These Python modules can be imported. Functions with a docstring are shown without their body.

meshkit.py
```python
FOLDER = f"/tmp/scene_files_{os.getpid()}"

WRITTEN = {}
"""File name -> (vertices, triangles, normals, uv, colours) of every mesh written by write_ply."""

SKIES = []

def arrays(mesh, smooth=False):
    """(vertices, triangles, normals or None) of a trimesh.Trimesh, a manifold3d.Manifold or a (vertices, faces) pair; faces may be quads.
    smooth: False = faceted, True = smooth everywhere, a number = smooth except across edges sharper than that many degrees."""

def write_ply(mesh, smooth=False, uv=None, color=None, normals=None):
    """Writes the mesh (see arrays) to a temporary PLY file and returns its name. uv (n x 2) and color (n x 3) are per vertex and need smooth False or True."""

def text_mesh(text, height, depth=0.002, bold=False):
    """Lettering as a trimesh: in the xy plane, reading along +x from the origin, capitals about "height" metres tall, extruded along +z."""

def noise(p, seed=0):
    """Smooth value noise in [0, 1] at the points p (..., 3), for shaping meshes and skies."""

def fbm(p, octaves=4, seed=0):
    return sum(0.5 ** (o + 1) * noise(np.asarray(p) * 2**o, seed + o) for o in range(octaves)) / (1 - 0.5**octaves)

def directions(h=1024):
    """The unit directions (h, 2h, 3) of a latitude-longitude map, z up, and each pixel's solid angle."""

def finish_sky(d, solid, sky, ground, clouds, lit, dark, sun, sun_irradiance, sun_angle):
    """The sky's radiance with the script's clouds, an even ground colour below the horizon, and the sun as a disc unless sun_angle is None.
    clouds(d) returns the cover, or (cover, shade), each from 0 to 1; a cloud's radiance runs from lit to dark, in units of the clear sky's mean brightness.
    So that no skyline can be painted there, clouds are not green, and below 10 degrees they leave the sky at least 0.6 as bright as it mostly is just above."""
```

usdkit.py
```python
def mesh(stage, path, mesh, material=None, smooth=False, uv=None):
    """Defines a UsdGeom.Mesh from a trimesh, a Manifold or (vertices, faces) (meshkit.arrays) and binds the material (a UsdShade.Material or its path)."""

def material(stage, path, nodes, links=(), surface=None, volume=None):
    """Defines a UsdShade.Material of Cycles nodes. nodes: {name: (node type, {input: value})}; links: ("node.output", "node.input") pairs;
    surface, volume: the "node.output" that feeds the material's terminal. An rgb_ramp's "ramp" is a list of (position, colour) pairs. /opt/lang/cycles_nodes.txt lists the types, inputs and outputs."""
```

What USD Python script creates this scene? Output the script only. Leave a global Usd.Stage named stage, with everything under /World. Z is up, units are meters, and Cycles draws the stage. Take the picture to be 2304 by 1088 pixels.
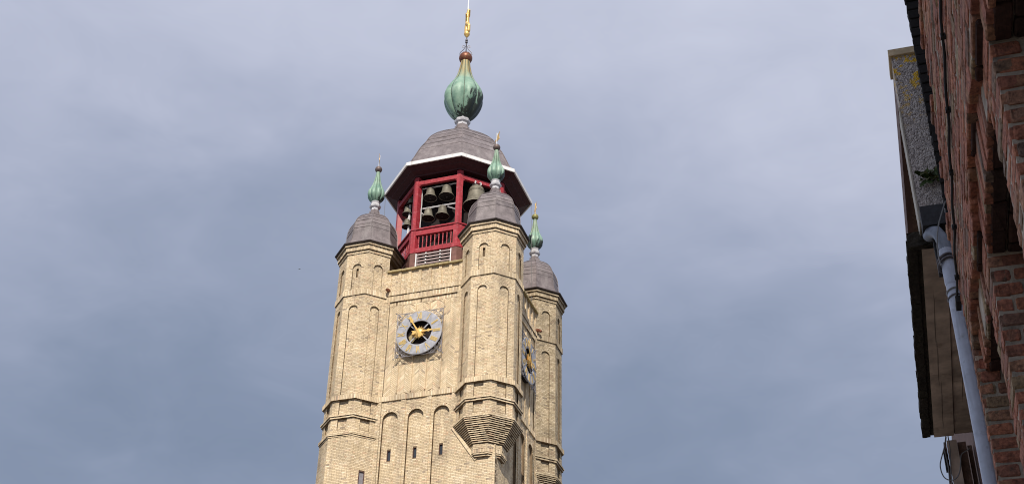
import math, random
import numpy as np, trimesh, usdkit, meshkit
import manifold3d as m3
from shapely.geometry import Polygon, box as sbox
from shapely.ops import unary_union
from pxr import Usd, UsdGeom, UsdLux, UsdShade, Gf, Sdf, Vt

stage = Usd.Stage.CreateInMemory()
UsdGeom.SetStageUpAxis(stage, UsdGeom.Tokens.z)
UsdGeom.SetStageMetersPerUnit(stage, 1.0)
world = UsdGeom.Xform.Define(stage, '/World')
stage.SetDefaultPrim(world.GetPrim())
R = np.random.default_rng(7)
random.seed(7)

# ------------------------------------------------------------------ camera
CAM = np.array([17.0501, -46.8684, 1.6])
RT = np.array([0.94925914, 0.31387532, 0.01973227]); UP = np.array([0.15718059, -0.52783741, 0.83467474])
FW = np.array([-0.27239924, 0.7892211, 0.5503896])
cam = UsdGeom.Camera.Define(stage, '/World/camera')
M = Gf.Matrix4d(*RT, 0, *UP, 0, *(-FW), 0, *CAM, 1)
cam.AddTransformOp().Set(M)
cam.CreateHorizontalApertureAttr(36.0); cam.CreateVerticalApertureAttr(17.0)
cam.CreateFocalLengthAttr(36.0 * 2993.0 / 2304.0)
cam.CreateClippingRangeAttr(Gf.Vec2f(0.05, 5000))
cam.CreateExposureAttr(0.0)

# ------------------------------------------------------------------ sun and sky
SUN_AZ, SUN_EL = math.radians(17.0), math.radians(40.0)      # azimuth from -y towards +x
SUN = np.array([math.sin(SUN_AZ) * math.cos(SUN_EL), -math.cos(SUN_AZ) * math.cos(SUN_EL), math.sin(SUN_EL)])
SUN_ROT = math.atan2(SUN[0], SUN[1])
sun = UsdLux.DistantLight.Define(stage, '/World/sun')
zc = SUN; xc = np.cross([0, 0, 1.0], zc); xc /= np.linalg.norm(xc); yc = np.cross(zc, xc)
sun.AddTransformOp().Set(Gf.Matrix4d(*xc, 0, *yc, 0, *zc, 0, 0, 0, 60, 1))
sun.CreateIntensityAttr(1.22); sun.CreateAngleAttr(0.5); sun.CreateNormalizeAttr(True); sun.CreateColorAttr(Gf.Vec3f(1.0, 0.91, 0.80))
def sky_dir(u, v):
    d = FW * 2993 + RT * (u - 1152) - UP * (v - 544); return d / np.linalg.norm(d)
MASS = [(600, 680, 12.0, -0.20), (1450, 760, 13.0, -0.22), (250, 1080, 9.0, -0.10), (130, 700, 6.0, 0.05), (1800, 980, 8.0, 0.04), (1950, 60, 11.0, 0.10), (1500, 380, 7.0, 0.08)]
sn = {
    'tc': ('texture_coordinate', {}),
    'sky': ('sky_texture', {'sky_type': 'single_scattering', 'sun_disc': False, 'sun_elevation': SUN_EL, 'sun_rotation': SUN_ROT, 'altitude': 50.0}),
    'map': ('mapping', {'scale': (1.0, 1.0, 2.0), 'rotation': (0.25, 0.35, 0.5)}),
    'wn': ('noise_texture', {'scale': 7.0, 'detail': 4.0, 'roughness': 0.55}), 'wo': ('vector_math', {'math_type': 'subtract', 'vector2': (0.5, 0.5, 0.5)}),
    'ws': ('vector_math', {'math_type': 'scale', 'scale': 0.22}), 'wd': ('vector_math', {'math_type': 'add'}), 'wz': ('vector_math', {'math_type': 'normalize'}),
    'n1': ('noise_texture', {'scale': 3.2, 'detail': 4.0, 'roughness': 0.5, 'distortion': 0.5}),
    'n2': ('noise_texture', {'scale': 9.0, 'detail': 6.0, 'roughness': 0.55, 'distortion': 1.0}),
    'mixn': ('mix', {'mix_type': 'mix', 'fac': 0.34}), 'bw': ('rgb_to_bw', {}), 'sep': ('separate_xyz', {}),
    'elev': ('map_range', {'from_min': 0.38, 'from_max': 0.70, 'to_min': -0.13, 'to_max': 0.40, 'clamp': True}),
    'addz': ('math', {'math_type': 'multiply_add', 'value2': 0.92}),
    'ramp': ('rgb_ramp', {'ramp': [(0.0, (0.76, 0.96, 1.38)), (0.22, (0.97, 1.18, 1.64)), (0.5, (1.42, 1.60, 2.12)), (0.75, (1.93, 2.07, 2.60)), (1.0, (2.42, 2.54, 3.05))]}),
    'sc': ('mix', {'mix_type': 'multiply', 'fac': 1.0, 'color2': (2.6, 2.6, 2.6)}), 'mix': ('mix', {'mix_type': 'mix', 'fac': 0.94}), 'bg': ('background_shader', {'strength': 0.1})}
sl_ = [('tc.generated', 'map.vector'), ('map.vector', 'n1.vector'), ('map.vector', 'n2.vector'), ('n1.color', 'mixn.color1'), ('n2.color', 'mixn.color2'), ('mixn.color', 'bw.color'),
    ('tc.generated', 'sep.vector'), ('sep.z', 'elev.value'), ('bw.val', 'addz.value1'), ('elev.result', 'addz.value3'),
    ('map.vector', 'wn.vector'), ('wn.color', 'wo.vector1'), ('wo.vector', 'ws.vector1'), ('tc.generated', 'wd.vector1'), ('ws.vector', 'wd.vector2'), ('wd.vector', 'wz.vector1'),
    ('ramp.color', 'sc.color1'), ('sky.color', 'mix.color1'), ('sc.color', 'mix.color2'), ('mix.color', 'bg.color')]
last_ = 'addz.value'
for i_, (u_, v_, r_, a_) in enumerate(MASS):                  # cloud masses, ragged by the warped direction
    sn['d%d' % i_] = ('vector_math', {'math_type': 'dot_product', 'vector2': tuple(sky_dir(u_, v_))})
    sn['m%d' % i_] = ('map_range', {'range_type': 'smoothstep', 'from_min': math.cos(math.radians(r_)), 'from_max': 1.0, 'to_min': 0.0, 'to_max': a_, 'clamp': True})
    sn['a%d' % i_] = ('math', {'math_type': 'add'})
    sl_ += [('wz.vector', 'd%d.vector1' % i_), ('d%d.value' % i_, 'm%d.value' % i_), ('m%d.result' % i_, 'a%d.value1' % i_), (last_, 'a%d.value2' % i_)]
    last_ = 'a%d.value' % i_
sl_.append((last_, 'ramp.fac'))
sky_mat = usdkit.material(stage, '/World/Looks/sky', sn, sl_, surface='bg.background')
dome = UsdLux.DomeLight.Define(stage, '/World/sky')
UsdShade.MaterialBindingAPI.Apply(dome.GetPrim()).Bind(sky_mat)
dome.GetPrim().SetCustomDataByKey('kind', 'structure')
dome.GetPrim().SetCustomDataByKey('label', 'grey blue cloudy sky behind the tower')

# ------------------------------------------------------------------ materials
def mat(name, ramp, rough=0.8, metal=0.0, per='both', noise=(8.0, 0.25), bump=(60.0, 0.15, 0.004), stain=None, spec=0.3, streak=None):
    """ramp: colours picked per island / per object; noise: scale and depth of darkening; bump: scale, strength, distance; stain: (scale, dark colour, lo, hi)"""
    n = {'geo': ('geometry', {}), 'at': ('attribute', {'attribute': 'tone'}), 'oi': ('object_info', {}), 'add': ('math', {'math_type': 'add'}), 'fr': ('math', {'math_type': 'fraction'}),
         'ramp': ('rgb_ramp', {'ramp': ramp}), 'nz': ('noise_texture', {'scale': noise[0], 'detail': 5.0, 'roughness': 0.6}),
         'mr': ('map_range', {'from_min': 0.3, 'from_max': 0.7, 'to_min': 1.0 - noise[1], 'to_max': 1.0 + noise[1] * 0.6}),
         'mul': ('mix', {'mix_type': 'multiply', 'fac': 1.0}), 'cc': ('combine_xyz', {}),
         'bn': ('noise_texture', {'scale': bump[0], 'detail': 4.0, 'roughness': 0.65}), 'bump': ('bump', {'strength': bump[1], 'distance': bump[2]}),
         'p': ('principled_bsdf', {'roughness': rough, 'metallic': metal, 'specular_ior_level': spec})}
    l = [('at.fac', 'add.value1'), ('oi.random', 'add.value2'), ('add.value', 'fr.value1'), ('fr.value', 'ramp.fac'),
         ('geo.position', 'nz.vector'), ('nz.fac', 'mr.value'), ('mr.result', 'cc.x'), ('mr.result', 'cc.y'), ('mr.result', 'cc.z'),
         ('ramp.color', 'mul.color1'), ('cc.vector', 'mul.color2'), ('geo.position', 'bn.vector'), ('bn.fac', 'bump.height'), ('bump.normal', 'p.normal')]
    last = 'mul.color'
    if stain:
        n['sn'] = ('noise_texture', {'scale': stain[0], 'detail': 6.0, 'roughness': 0.62})
        n['sm'] = ('map_range', {'from_min': stain[2], 'from_max': stain[3], 'to_min': 0.0, 'to_max': 0.75, 'clamp': True})
        n['smix'] = ('mix', {'mix_type': 'mix', 'color2': stain[1]})
        l += [('geo.position', 'sn.vector'), ('sn.fac', 'sm.value'), ('sm.result', 'smix.fac'), (last, 'smix.color1')]
        last = 'smix.color'
    if streak:                                                # rain runs: (scale, colour, lo, hi, amount)
        n['km'] = ('mapping', {'scale': (1.0, 1.0, 0.10)})
        n['kn'] = ('noise_texture', {'scale': streak[0], 'detail': 5.0, 'roughness': 0.6})
        n['kr'] = ('map_range', {'from_min': streak[2], 'from_max': streak[3], 'to_min': 0.0, 'to_max': streak[4], 'clamp': True})
        n['kx'] = ('mix', {'mix_type': 'mix', 'color2': streak[1]})
        l += [('geo.position', 'km.vector'), ('km.vector', 'kn.vector'), ('kn.fac', 'kr.value'), ('kr.result', 'kx.fac'), (last, 'kx.color1')]
        last = 'kx.color'
    l.append((last, 'p.base_color'))
    return usdkit.material(stage, '/World/Looks/' + name, n, l, surface='p.BSDF')

m_sand = mat('sand_brick', [(0, (0.60, 0.48, 0.31)), (0.2, (0.69, 0.56, 0.37)), (0.45, (0.75, 0.62, 0.425)), (0.65, (0.65, 0.52, 0.34)), (0.84, (0.79, 0.68, 0.495)), (0.93, (0.69, 0.50, 0.33)), (0.975, (0.54, 0.43, 0.30)), (1, (0.38, 0.31, 0.235))],
             0.9, noise=(1.1, 0.18), bump=(45, 0.35, 0.01), stain=(0.8, (0.30, 0.25, 0.185), 0.54, 0.76), streak=(2.6, (0.31, 0.25, 0.18), 0.51, 0.73, 0.65))
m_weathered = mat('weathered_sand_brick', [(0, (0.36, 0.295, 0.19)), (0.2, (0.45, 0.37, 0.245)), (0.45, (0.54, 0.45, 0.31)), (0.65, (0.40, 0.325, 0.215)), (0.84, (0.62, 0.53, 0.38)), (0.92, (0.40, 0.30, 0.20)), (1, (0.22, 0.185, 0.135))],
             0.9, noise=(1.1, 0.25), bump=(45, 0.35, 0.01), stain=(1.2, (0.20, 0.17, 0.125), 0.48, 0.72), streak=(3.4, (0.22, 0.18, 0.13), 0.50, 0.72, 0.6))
m_sandmortar = mat('sand_mortar', [(0, (0.17, 0.12, 0.075)), (1, (0.20, 0.145, 0.09))], 0.95, noise=(2.0, 0.3), bump=(60, 0.4, 0.006))
m_coping = mat('coping_brick', [(0, (0.36, 0.29, 0.15)), (1, (0.46, 0.37, 0.20))], 0.9, noise=(6.0, 0.35), bump=(50, 0.4, 0.01), stain=(3.0, (0.16, 0.14, 0.07), 0.5, 0.7))
m_lead = mat('lead_sheet', [(0, (0.170, 0.145, 0.148)), (0.3, (0.205, 0.178, 0.182)), (0.6, (0.185, 0.158, 0.160)), (0.85, (0.225, 0.198, 0.20)), (1, (0.16, 0.138, 0.145))], 0.55, 0.12, noise=(3.0, 0.35), bump=(9, 0.4, 0.03), stain=(3.4, (0.36, 0.33, 0.33), 0.56, 0.80), spec=0.4, streak=(3.0, (0.30, 0.275, 0.27), 0.52, 0.72, 0.6))
m_leadedge = mat('lead_edge', [(0, (0.05, 0.038, 0.036)), (1, (0.06, 0.045, 0.042))], 0.55, 0.2, noise=(4, 0.3))
m_white = mat('white_paint', [(0, (0.76, 0.76, 0.76)), (1, (0.82, 0.82, 0.82))], 0.45, noise=(5, 0.10), bump=(20, 0.05, 0.002), spec=0.5, streak=(9.0, (0.50, 0.48, 0.45), 0.56, 0.74, 0.6))
m_zinc = mat('zinc_collar', [(0, (0.56, 0.56, 0.58)), (1, (0.66, 0.66, 0.68))], 0.42, 0.25, noise=(9, 0.3), bump=(14, 0.25, 0.01), spec=0.5)
m_red = mat('red_paint', [(0, (0.30, 0.021, 0.031)), (0.5, (0.37, 0.032, 0.045)), (1, (0.33, 0.024, 0.035))], 0.5, noise=(5, 0.22), bump=(30, 0.15, 0.004), stain=(7, (0.42, 0.13, 0.15), 0.52, 0.75), spec=0.4, streak=(9.0, (0.13, 0.012, 0.018), 0.54, 0.72, 0.6))
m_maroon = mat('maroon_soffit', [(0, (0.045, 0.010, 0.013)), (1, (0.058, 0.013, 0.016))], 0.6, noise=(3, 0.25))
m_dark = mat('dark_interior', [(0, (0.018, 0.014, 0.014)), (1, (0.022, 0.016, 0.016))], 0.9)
m_brown = mat('brown_copper', [(0, (0.17, 0.085, 0.07)), (1, (0.21, 0.105, 0.088))], 0.55, 0.2, noise=(4, 0.3))
m_slat = mat('louvre_slat', [(0, (0.60, 0.48, 0.47)), (1, (0.68, 0.56, 0.55))], 0.5, 0.1, noise=(8, 0.25))
m_gold = mat('gold_leaf', [(0, (0.86, 0.56, 0.17)), (1, (0.92, 0.62, 0.22))], 0.38, 0.45, noise=(12, 0.2), bump=(30, 0.12, 0.004), spec=0.5)
m_goldpaint = mat('gold_paint', [(0, (0.74, 0.54, 0.20)), (1, (0.80, 0.60, 0.25))], 0.42, 0.35, noise=(14, 0.15), spec=0.5)
m_dial = mat('dial_grey', [(0, (0.37, 0.38, 0.42)), (1, (0.40, 0.41, 0.45))], 0.5, noise=(4, 0.25), stain=(5, (0.2, 0.2, 0.22), 0.56, 0.76), streak=(8.0, (0.17, 0.16, 0.17), 0.56, 0.74, 0.6))
m_iron = mat('grey_iron', [(0, (0.13, 0.12, 0.13)), (1, (0.17, 0.155, 0.16))], 0.5, 0.4, noise=(12, 0.3))
m_ironlight = mat('grey_scroll', [(0, (0.27, 0.26, 0.28)), (1, (0.33, 0.32, 0.34))], 0.5, 0.3, noise=(12, 0.3))
m_bell = mat('bell_bronze', [(0, (0.165, 0.152, 0.118)), (1, (0.20, 0.185, 0.145))], 0.55, 0.15, noise=(4, 0.3), stain=(6, (0.14, 0.14, 0.10), 0.55, 0.75))
m_rust = mat('ball_copper', [(0, (0.22, 0.085, 0.05)), (1, (0.25, 0.10, 0.06))], 0.42, 0.4, noise=(9, 0.35), stain=(6, (0.30, 0.28, 0.14), 0.60, 0.72))
m_ballgrey = mat('ball_grey', [(0, (0.14, 0.11, 0.10)), (1, (0.17, 0.13, 0.12))], 0.5, 0.3, noise=(9, 0.3))
m_glassdark = mat('dark_glass', [(0, (0.03, 0.035, 0.045)), (1, (0.05, 0.055, 0.065))], 0.15, noise=(9, 0.3), spec=0.6)
m_slitframe = mat('slit_frame', [(0, (0.10, 0.055, 0.045)), (1, (0.13, 0.07, 0.055))], 0.7)
m_shutter = mat('grey_shutter', [(0, (0.22, 0.21, 0.23)), (1, (0.24, 0.23, 0.25))], 0.6)

def patina(name, ball):
    """Verdigris copper: pale green, ochre run-off at the neck, a black unweathered skin low on the lee side."""
    n = {'geo': ('geometry', {}), 'sep': ('separate_xyz', {}), 'nz': ('noise_texture', {'scale': 2.2, 'detail': 6.0, 'roughness': 0.6}),
         'base': ('rgb_ramp', {'ramp': [(0.3, (0.115, 0.22, 0.165)), (0.5, (0.215, 0.355, 0.27)), (0.7, (0.34, 0.47, 0.37))]}),
         'mapv': ('mapping', {'scale': (5.0, 5.0, 0.55)}), 'st': ('noise_texture', {'scale': 1.6, 'detail': 5.0, 'roughness': 0.6}),
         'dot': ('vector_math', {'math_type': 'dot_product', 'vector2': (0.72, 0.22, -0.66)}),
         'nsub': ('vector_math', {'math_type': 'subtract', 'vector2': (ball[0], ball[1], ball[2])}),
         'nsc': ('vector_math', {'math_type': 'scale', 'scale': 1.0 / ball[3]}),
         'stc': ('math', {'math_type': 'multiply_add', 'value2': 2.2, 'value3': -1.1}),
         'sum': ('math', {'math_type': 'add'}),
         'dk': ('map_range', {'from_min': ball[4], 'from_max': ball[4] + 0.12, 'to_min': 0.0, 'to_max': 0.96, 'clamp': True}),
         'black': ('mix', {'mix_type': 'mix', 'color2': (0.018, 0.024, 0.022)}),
         'oz': ('map_range', {'from_min': ball[2] + ball[3] * 0.75, 'from_max': ball[2] + ball[3] * 1.6, 'to_min': 0.0, 'to_max': 1.0, 'clamp': True}),
         'os': ('map_range', {'from_min': 0.40, 'from_max': 0.62, 'to_min': 0.5, 'to_max': 1.0, 'clamp': True}),
         'om': ('math', {'math_type': 'multiply'}), 'om2': ('math', {'math_type': 'multiply', 'value2': ball[5]}),
         'ochre': ('mix', {'mix_type': 'mix', 'color2': (0.34, 0.23, 0.07)}),
         'bn': ('noise_texture', {'scale': 14.0, 'detail': 3.0}), 'bump': ('bump', {'strength': 0.2, 'distance': 0.01}),
         'p': ('principled_bsdf', {'roughness': 0.5, 'metallic': 0.05, 'specular_ior_level': 0.45})}
    l = [('geo.position', 'nz.vector'), ('nz.fac', 'base.fac'), ('geo.position', 'mapv.vector'), ('mapv.vector', 'st.vector'),
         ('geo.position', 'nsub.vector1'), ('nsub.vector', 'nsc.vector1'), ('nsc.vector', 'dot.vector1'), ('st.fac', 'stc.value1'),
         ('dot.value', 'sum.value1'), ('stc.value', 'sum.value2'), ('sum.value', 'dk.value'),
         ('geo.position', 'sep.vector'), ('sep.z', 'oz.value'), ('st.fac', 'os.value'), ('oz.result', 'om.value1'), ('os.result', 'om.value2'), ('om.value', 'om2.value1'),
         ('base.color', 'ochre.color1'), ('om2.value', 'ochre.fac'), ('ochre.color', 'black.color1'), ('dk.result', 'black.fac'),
         ('black.color', 'p.base_color'), ('geo.position', 'bn.vector'), ('bn.fac', 'bump.height'), ('bump.normal', 'p.normal')]
    return usdkit.material(stage, '/World/Looks/' + name, n, l, surface='p.BSDF')

# the brick house and what hangs on it
m_rbrick = mat('red_brick', [(0, (0.34, 0.135, 0.085)), (0.2, (0.43, 0.17, 0.105)), (0.4, (0.28, 0.115, 0.08)), (0.55, (0.38, 0.205, 0.125)), (0.7, (0.48, 0.19, 0.11)), (0.8, (0.22, 0.125, 0.09)), (0.88, (0.37, 0.27, 0.15)), (0.94, (0.19, 0.13, 0.105)), (1, (0.50, 0.24, 0.14))],
               0.9, noise=(46, 0.6), bump=(110, 0.9, 0.010), stain=(30, (0.09, 0.06, 0.05), 0.56, 0.74))
m_shadebrick = mat('underside_shade_brick', [(0, (0.060, 0.030, 0.025)), (0.5, (0.080, 0.038, 0.030)), (1, (0.048, 0.028, 0.024))], 0.9, noise=(30, 0.5), bump=(110, 0.8, 0.01))  # darker copy of the red brick: shade of the undersides in its colour
m_rmortar = mat('lime_mortar', [(0, (0.42, 0.36, 0.29)), (1, (0.49, 0.42, 0.34))], 0.95, noise=(9, 0.4), bump=(90, 0.8, 0.01), stain=(5, (0.08, 0.065, 0.055), 0.5, 0.72))
m_soot = mat('sooty_brick', [(0, (0.009, 0.008, 0.008)), (0.5, (0.013, 0.011, 0.011)), (1, (0.011, 0.009, 0.009))], 0.9, noise=(10, 0.3), bump=(80, 0.6, 0.006))
m_sootmortar = mat('sooty_mortar', [(0, (0.018, 0.016, 0.015)), (1, (0.022, 0.019, 0.018))], 0.95)
m_pvc = mat('grey_pvc', [(0, (0.46, 0.51, 0.62)), (1, (0.49, 0.54, 0.65))], 0.45, noise=(14, 0.16), bump=(40, 0.05, 0.002), stain=(18, (0.18, 0.18, 0.21), 0.56, 0.8), spec=0.4, streak=(30.0, (0.22, 0.23, 0.27), 0.54, 0.74, 0.6))
m_elbow = mat('elbow_grey', [(0, (0.19, 0.215, 0.265)), (1, (0.20, 0.225, 0.275))], 0.5, noise=(14, 0.2), stain=(18, (0.10, 0.10, 0.12), 0.56, 0.76))
m_cable = mat('black_cable', [(0, (0.012, 0.012, 0.013)), (1, (0.016, 0.016, 0.017))], 0.6)
m_wire = mat('grey_wire', [(0, (0.20, 0.20, 0.20)), (1, (0.24, 0.24, 0.24))], 0.5)
m_soffit = mat('beige_board', [(0, (0.52, 0.42, 0.345)), (0.5, (0.57, 0.46, 0.375)), (1, (0.48, 0.39, 0.32))], 0.85, noise=(5, 0.5), bump=(30, 0.35, 0.006), stain=(9, (0.26, 0.19, 0.14), 0.6, 0.76))
m_plank = mat('weathered_plank', [(0, (0.15, 0.095, 0.07)), (1, (0.19, 0.125, 0.095))], 0.9, noise=(16, 0.5), bump=(40, 0.7, 0.01))
m_moss = mat('mossy_tile', [(0, (0.030, 0.026, 0.021)), (0.5, (0.045, 0.036, 0.028)), (1, (0.035, 0.032, 0.024))], 0.95, noise=(25, 0.5), bump=(60, 0.9, 0.02), stain=(20, (0.06, 0.06, 0.03), 0.55, 0.75))
m_hopper = mat('dark_hopper', [(0, (0.028, 0.03, 0.036)), (1, (0.034, 0.036, 0.042))], 0.7, noise=(30, 0.4), bump=(80, 0.4, 0.004))
m_cap = mat('cap_stone', [(0, (0.62, 0.50, 0.33)), (1, (0.66, 0.53, 0.35))], 0.9, noise=(16, 0.3), bump=(60, 0.5, 0.006), stain=(22, (0.45, 0.24, 0.03), 0.60, 0.68))
m_ground = mat('paving', [(0, (0.15, 0.143, 0.132)), (1, (0.18, 0.17, 0.155))], 0.9, noise=(2, 0.3), bump=(12, 0.5, 0.02))
m_render = mat('pale_render', [(0, (0.42, 0.39, 0.33)), (1, (0.46, 0.42, 0.36))], 0.9, noise=(9, 0.3))
m_leaf = mat('fern_leaf', [(0, (0.045, 0.075, 0.022)), (0.5, (0.065, 0.105, 0.03)), (1, (0.12, 0.11, 0.045))], 0.6, noise=(20, 0.3))
m_slate = mat('roof_slate', [(0, (0.05, 0.045, 0.045)), (1, (0.07, 0.06, 0.06))], 0.7)
m_bird = mat('bird_dark', [(0, (0.03, 0.03, 0.03)), (1, (0.04, 0.04, 0.04))], 0.8)
m_rough = usdkit.material(stage, '/World/Looks/roughcast', {
    'geo': ('geometry', {}), 'v': ('voronoi_texture', {'scale': 95.0}), 'nz': ('noise_texture', {'scale': 16.0, 'detail': 5.0, 'roughness': 0.65}),
    'vm': ('separate_color', {}), 'ramp': ('rgb_ramp', {'ramp': [(0, (0.28, 0.25, 0.24)), (0.4, (0.46, 0.415, 0.40)), (0.75, (0.58, 0.53, 0.505)), (1, (0.72, 0.67, 0.63))]}),
    'sep': ('separate_xyz', {}), 'zf': ('map_range', {'from_min': 7.05, 'from_max': 7.5, 'to_min': 0.0, 'to_max': 1.0, 'clamp': True}),
    'lic': ('noise_texture', {'scale': 21.0, 'detail': 7.0, 'roughness': 0.68}), 'lm': ('map_range', {'from_min': 0.55, 'from_max': 0.575, 'to_min': 0.0, 'to_max': 0.95, 'clamp': True}),
    'lz': ('math', {'math_type': 'multiply'}), 'mix': ('mix', {'mix_type': 'mix', 'color2': (0.85, 0.52, 0.03)}),
    'bump': ('bump', {'strength': 0.9, 'distance': 0.012, 'invert': True}), 'p': ('principled_bsdf', {'roughness': 0.95, 'specular_ior_level': 0.2})},
    [('geo.position', 'v.vector'), ('v.color', 'vm.color'), ('vm.r', 'ramp.fac'), ('geo.position', 'sep.vector'), ('sep.z', 'zf.value'), ('geo.position', 'lic.vector'), ('lic.fac', 'lm.value'),
     ('lm.result', 'lz.value1'), ('zf.result', 'lz.value2'), ('lz.value', 'mix.fac'), ('ramp.color', 'mix.color1'), ('mix.color', 'p.base_color'), ('v.distance', 'bump.height'), ('bump.normal', 'p.normal')], surface='p.BSDF')
m_farbrick = usdkit.material(stage, '/World/Looks/far_brick', {'geo': ('geometry', {}), 'sep': ('separate_xyz', {}), 'add': ('math', {'math_type': 'add'}), 'c': ('combine_xyz', {}),
    'b': ('brick_texture', {'color1': (0.52, 0.40, 0.22), 'color2': (0.60, 0.47, 0.27), 'mortar': (0.28, 0.21, 0.13), 'scale': 1.0, 'mortar_size': 0.006, 'brick_width': 0.23, 'row_height': 0.069}), 'p': ('principled_bsdf', {'roughness': 0.9})},
    [('geo.position', 'sep.vector'), ('sep.x', 'add.value1'), ('sep.y', 'add.value2'), ('add.value', 'c.x'), ('sep.z', 'c.y'), ('c.vector', 'b.vector'), ('b.color', 'p.base_color')], surface='p.BSDF')
m_farred = usdkit.material(stage, '/World/Looks/far_red_brick', {'geo': ('geometry', {}), 'sep': ('separate_xyz', {}), 'add': ('math', {'math_type': 'add'}), 'c': ('combine_xyz', {}),
    'b': ('brick_texture', {'color1': (0.20, 0.07, 0.05), 'color2': (0.27, 0.10, 0.06), 'mortar': (0.22, 0.19, 0.15), 'scale': 1.0, 'mortar_size': 0.007, 'brick_width': 0.23, 'row_height': 0.072}), 'p': ('principled_bsdf', {'roughness': 0.9})},
    [('geo.position', 'sep.vector'), ('sep.x', 'add.value1'), ('sep.y', 'add.value2'), ('add.value', 'c.x'), ('sep.z', 'c.y'), ('c.vector', 'b.vector'), ('b.color', 'p.base_color')], surface='p.BSDF')

# ------------------------------------------------------------------ helpers
taken = {}
def numbered(parent, name):
    k = (parent, name); n = taken.get(k, 0); taken[k] = n + 1
    return name if n == 0 else f'{name}_{n:03d}'
def tag(prim, label=None, cat=None, group=None, kind=None):
    for k, v in (('label', label), ('category', cat), ('group', group), ('kind', kind)):
        if v: prim.SetCustomDataByKey(k, v)
    return prim
def thing(name, label, cat, loc=(0, 0, 0), group=None):
    p = '/World/' + numbered('/World', name)
    x = UsdGeom.Xform.Define(stage, p); x.AddTranslateOp().Set(Gf.Vec3d(*map(float, loc)))
    tag(x.GetPrim(), label, cat, group); x.GetPrim().SetCustomDataByKey('_', 0); x.GetPrim().ClearCustomDataByKey('_')
    ORIG[p] = np.array(loc, float)
    return p
ORIG = {'/World': np.zeros(3)}
def put(name, mesh, material, parent='/World', smooth=False, label=None, cat=None, group=None, kind=None):
    """One Mesh prim; world coordinates in, the thing's own origin taken off."""
    p = parent + '/' + numbered(parent, name)
    v, f, n = meshkit.arrays(mesh.get() if isinstance(mesh, MB) else mesh, False)
    root = '/'.join(p.split('/')[:3]); o = ORIG.get(root, np.zeros(3))
    g = usdkit.mesh(stage, p, (v - o, f), material, smooth=smooth)
    if isinstance(mesh, MB) and not smooth and len(mesh.t) and len(v) == mesh.n:
        UsdGeom.PrimvarsAPI(g).CreatePrimvar('tone', Sdf.ValueTypeNames.FloatArray, 'vertex').Set(Vt.FloatArray.FromNumpy(np.concatenate(mesh.t).astype(np.float32)))
    tag(stage.GetPrimAtPath(p), label, cat, group, kind)
    return p

TONE = np.random.default_rng(99)
class MB:
    def __init__(self): self.v, self.f, self.t, self.n = [], [], [], 0
    def add(self, v, f, t=None):
        v = np.asarray(v, float); f = np.asarray(f, int)
        if f.shape[1] == 4: f = np.vstack([f[:, [0, 1, 2]], f[:, [0, 2, 3]]])
        self.v.append(v); self.f.append(f + self.n); self.n += len(v); self.t.append(np.full(len(v), TONE.random()) if t is None else t); return self
    def tm(self, m): return self.add(m.vertices, m.faces)
    def get(self): return np.vstack(self.v), np.vstack(self.f)
    def empty(self): return self.n == 0

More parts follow.
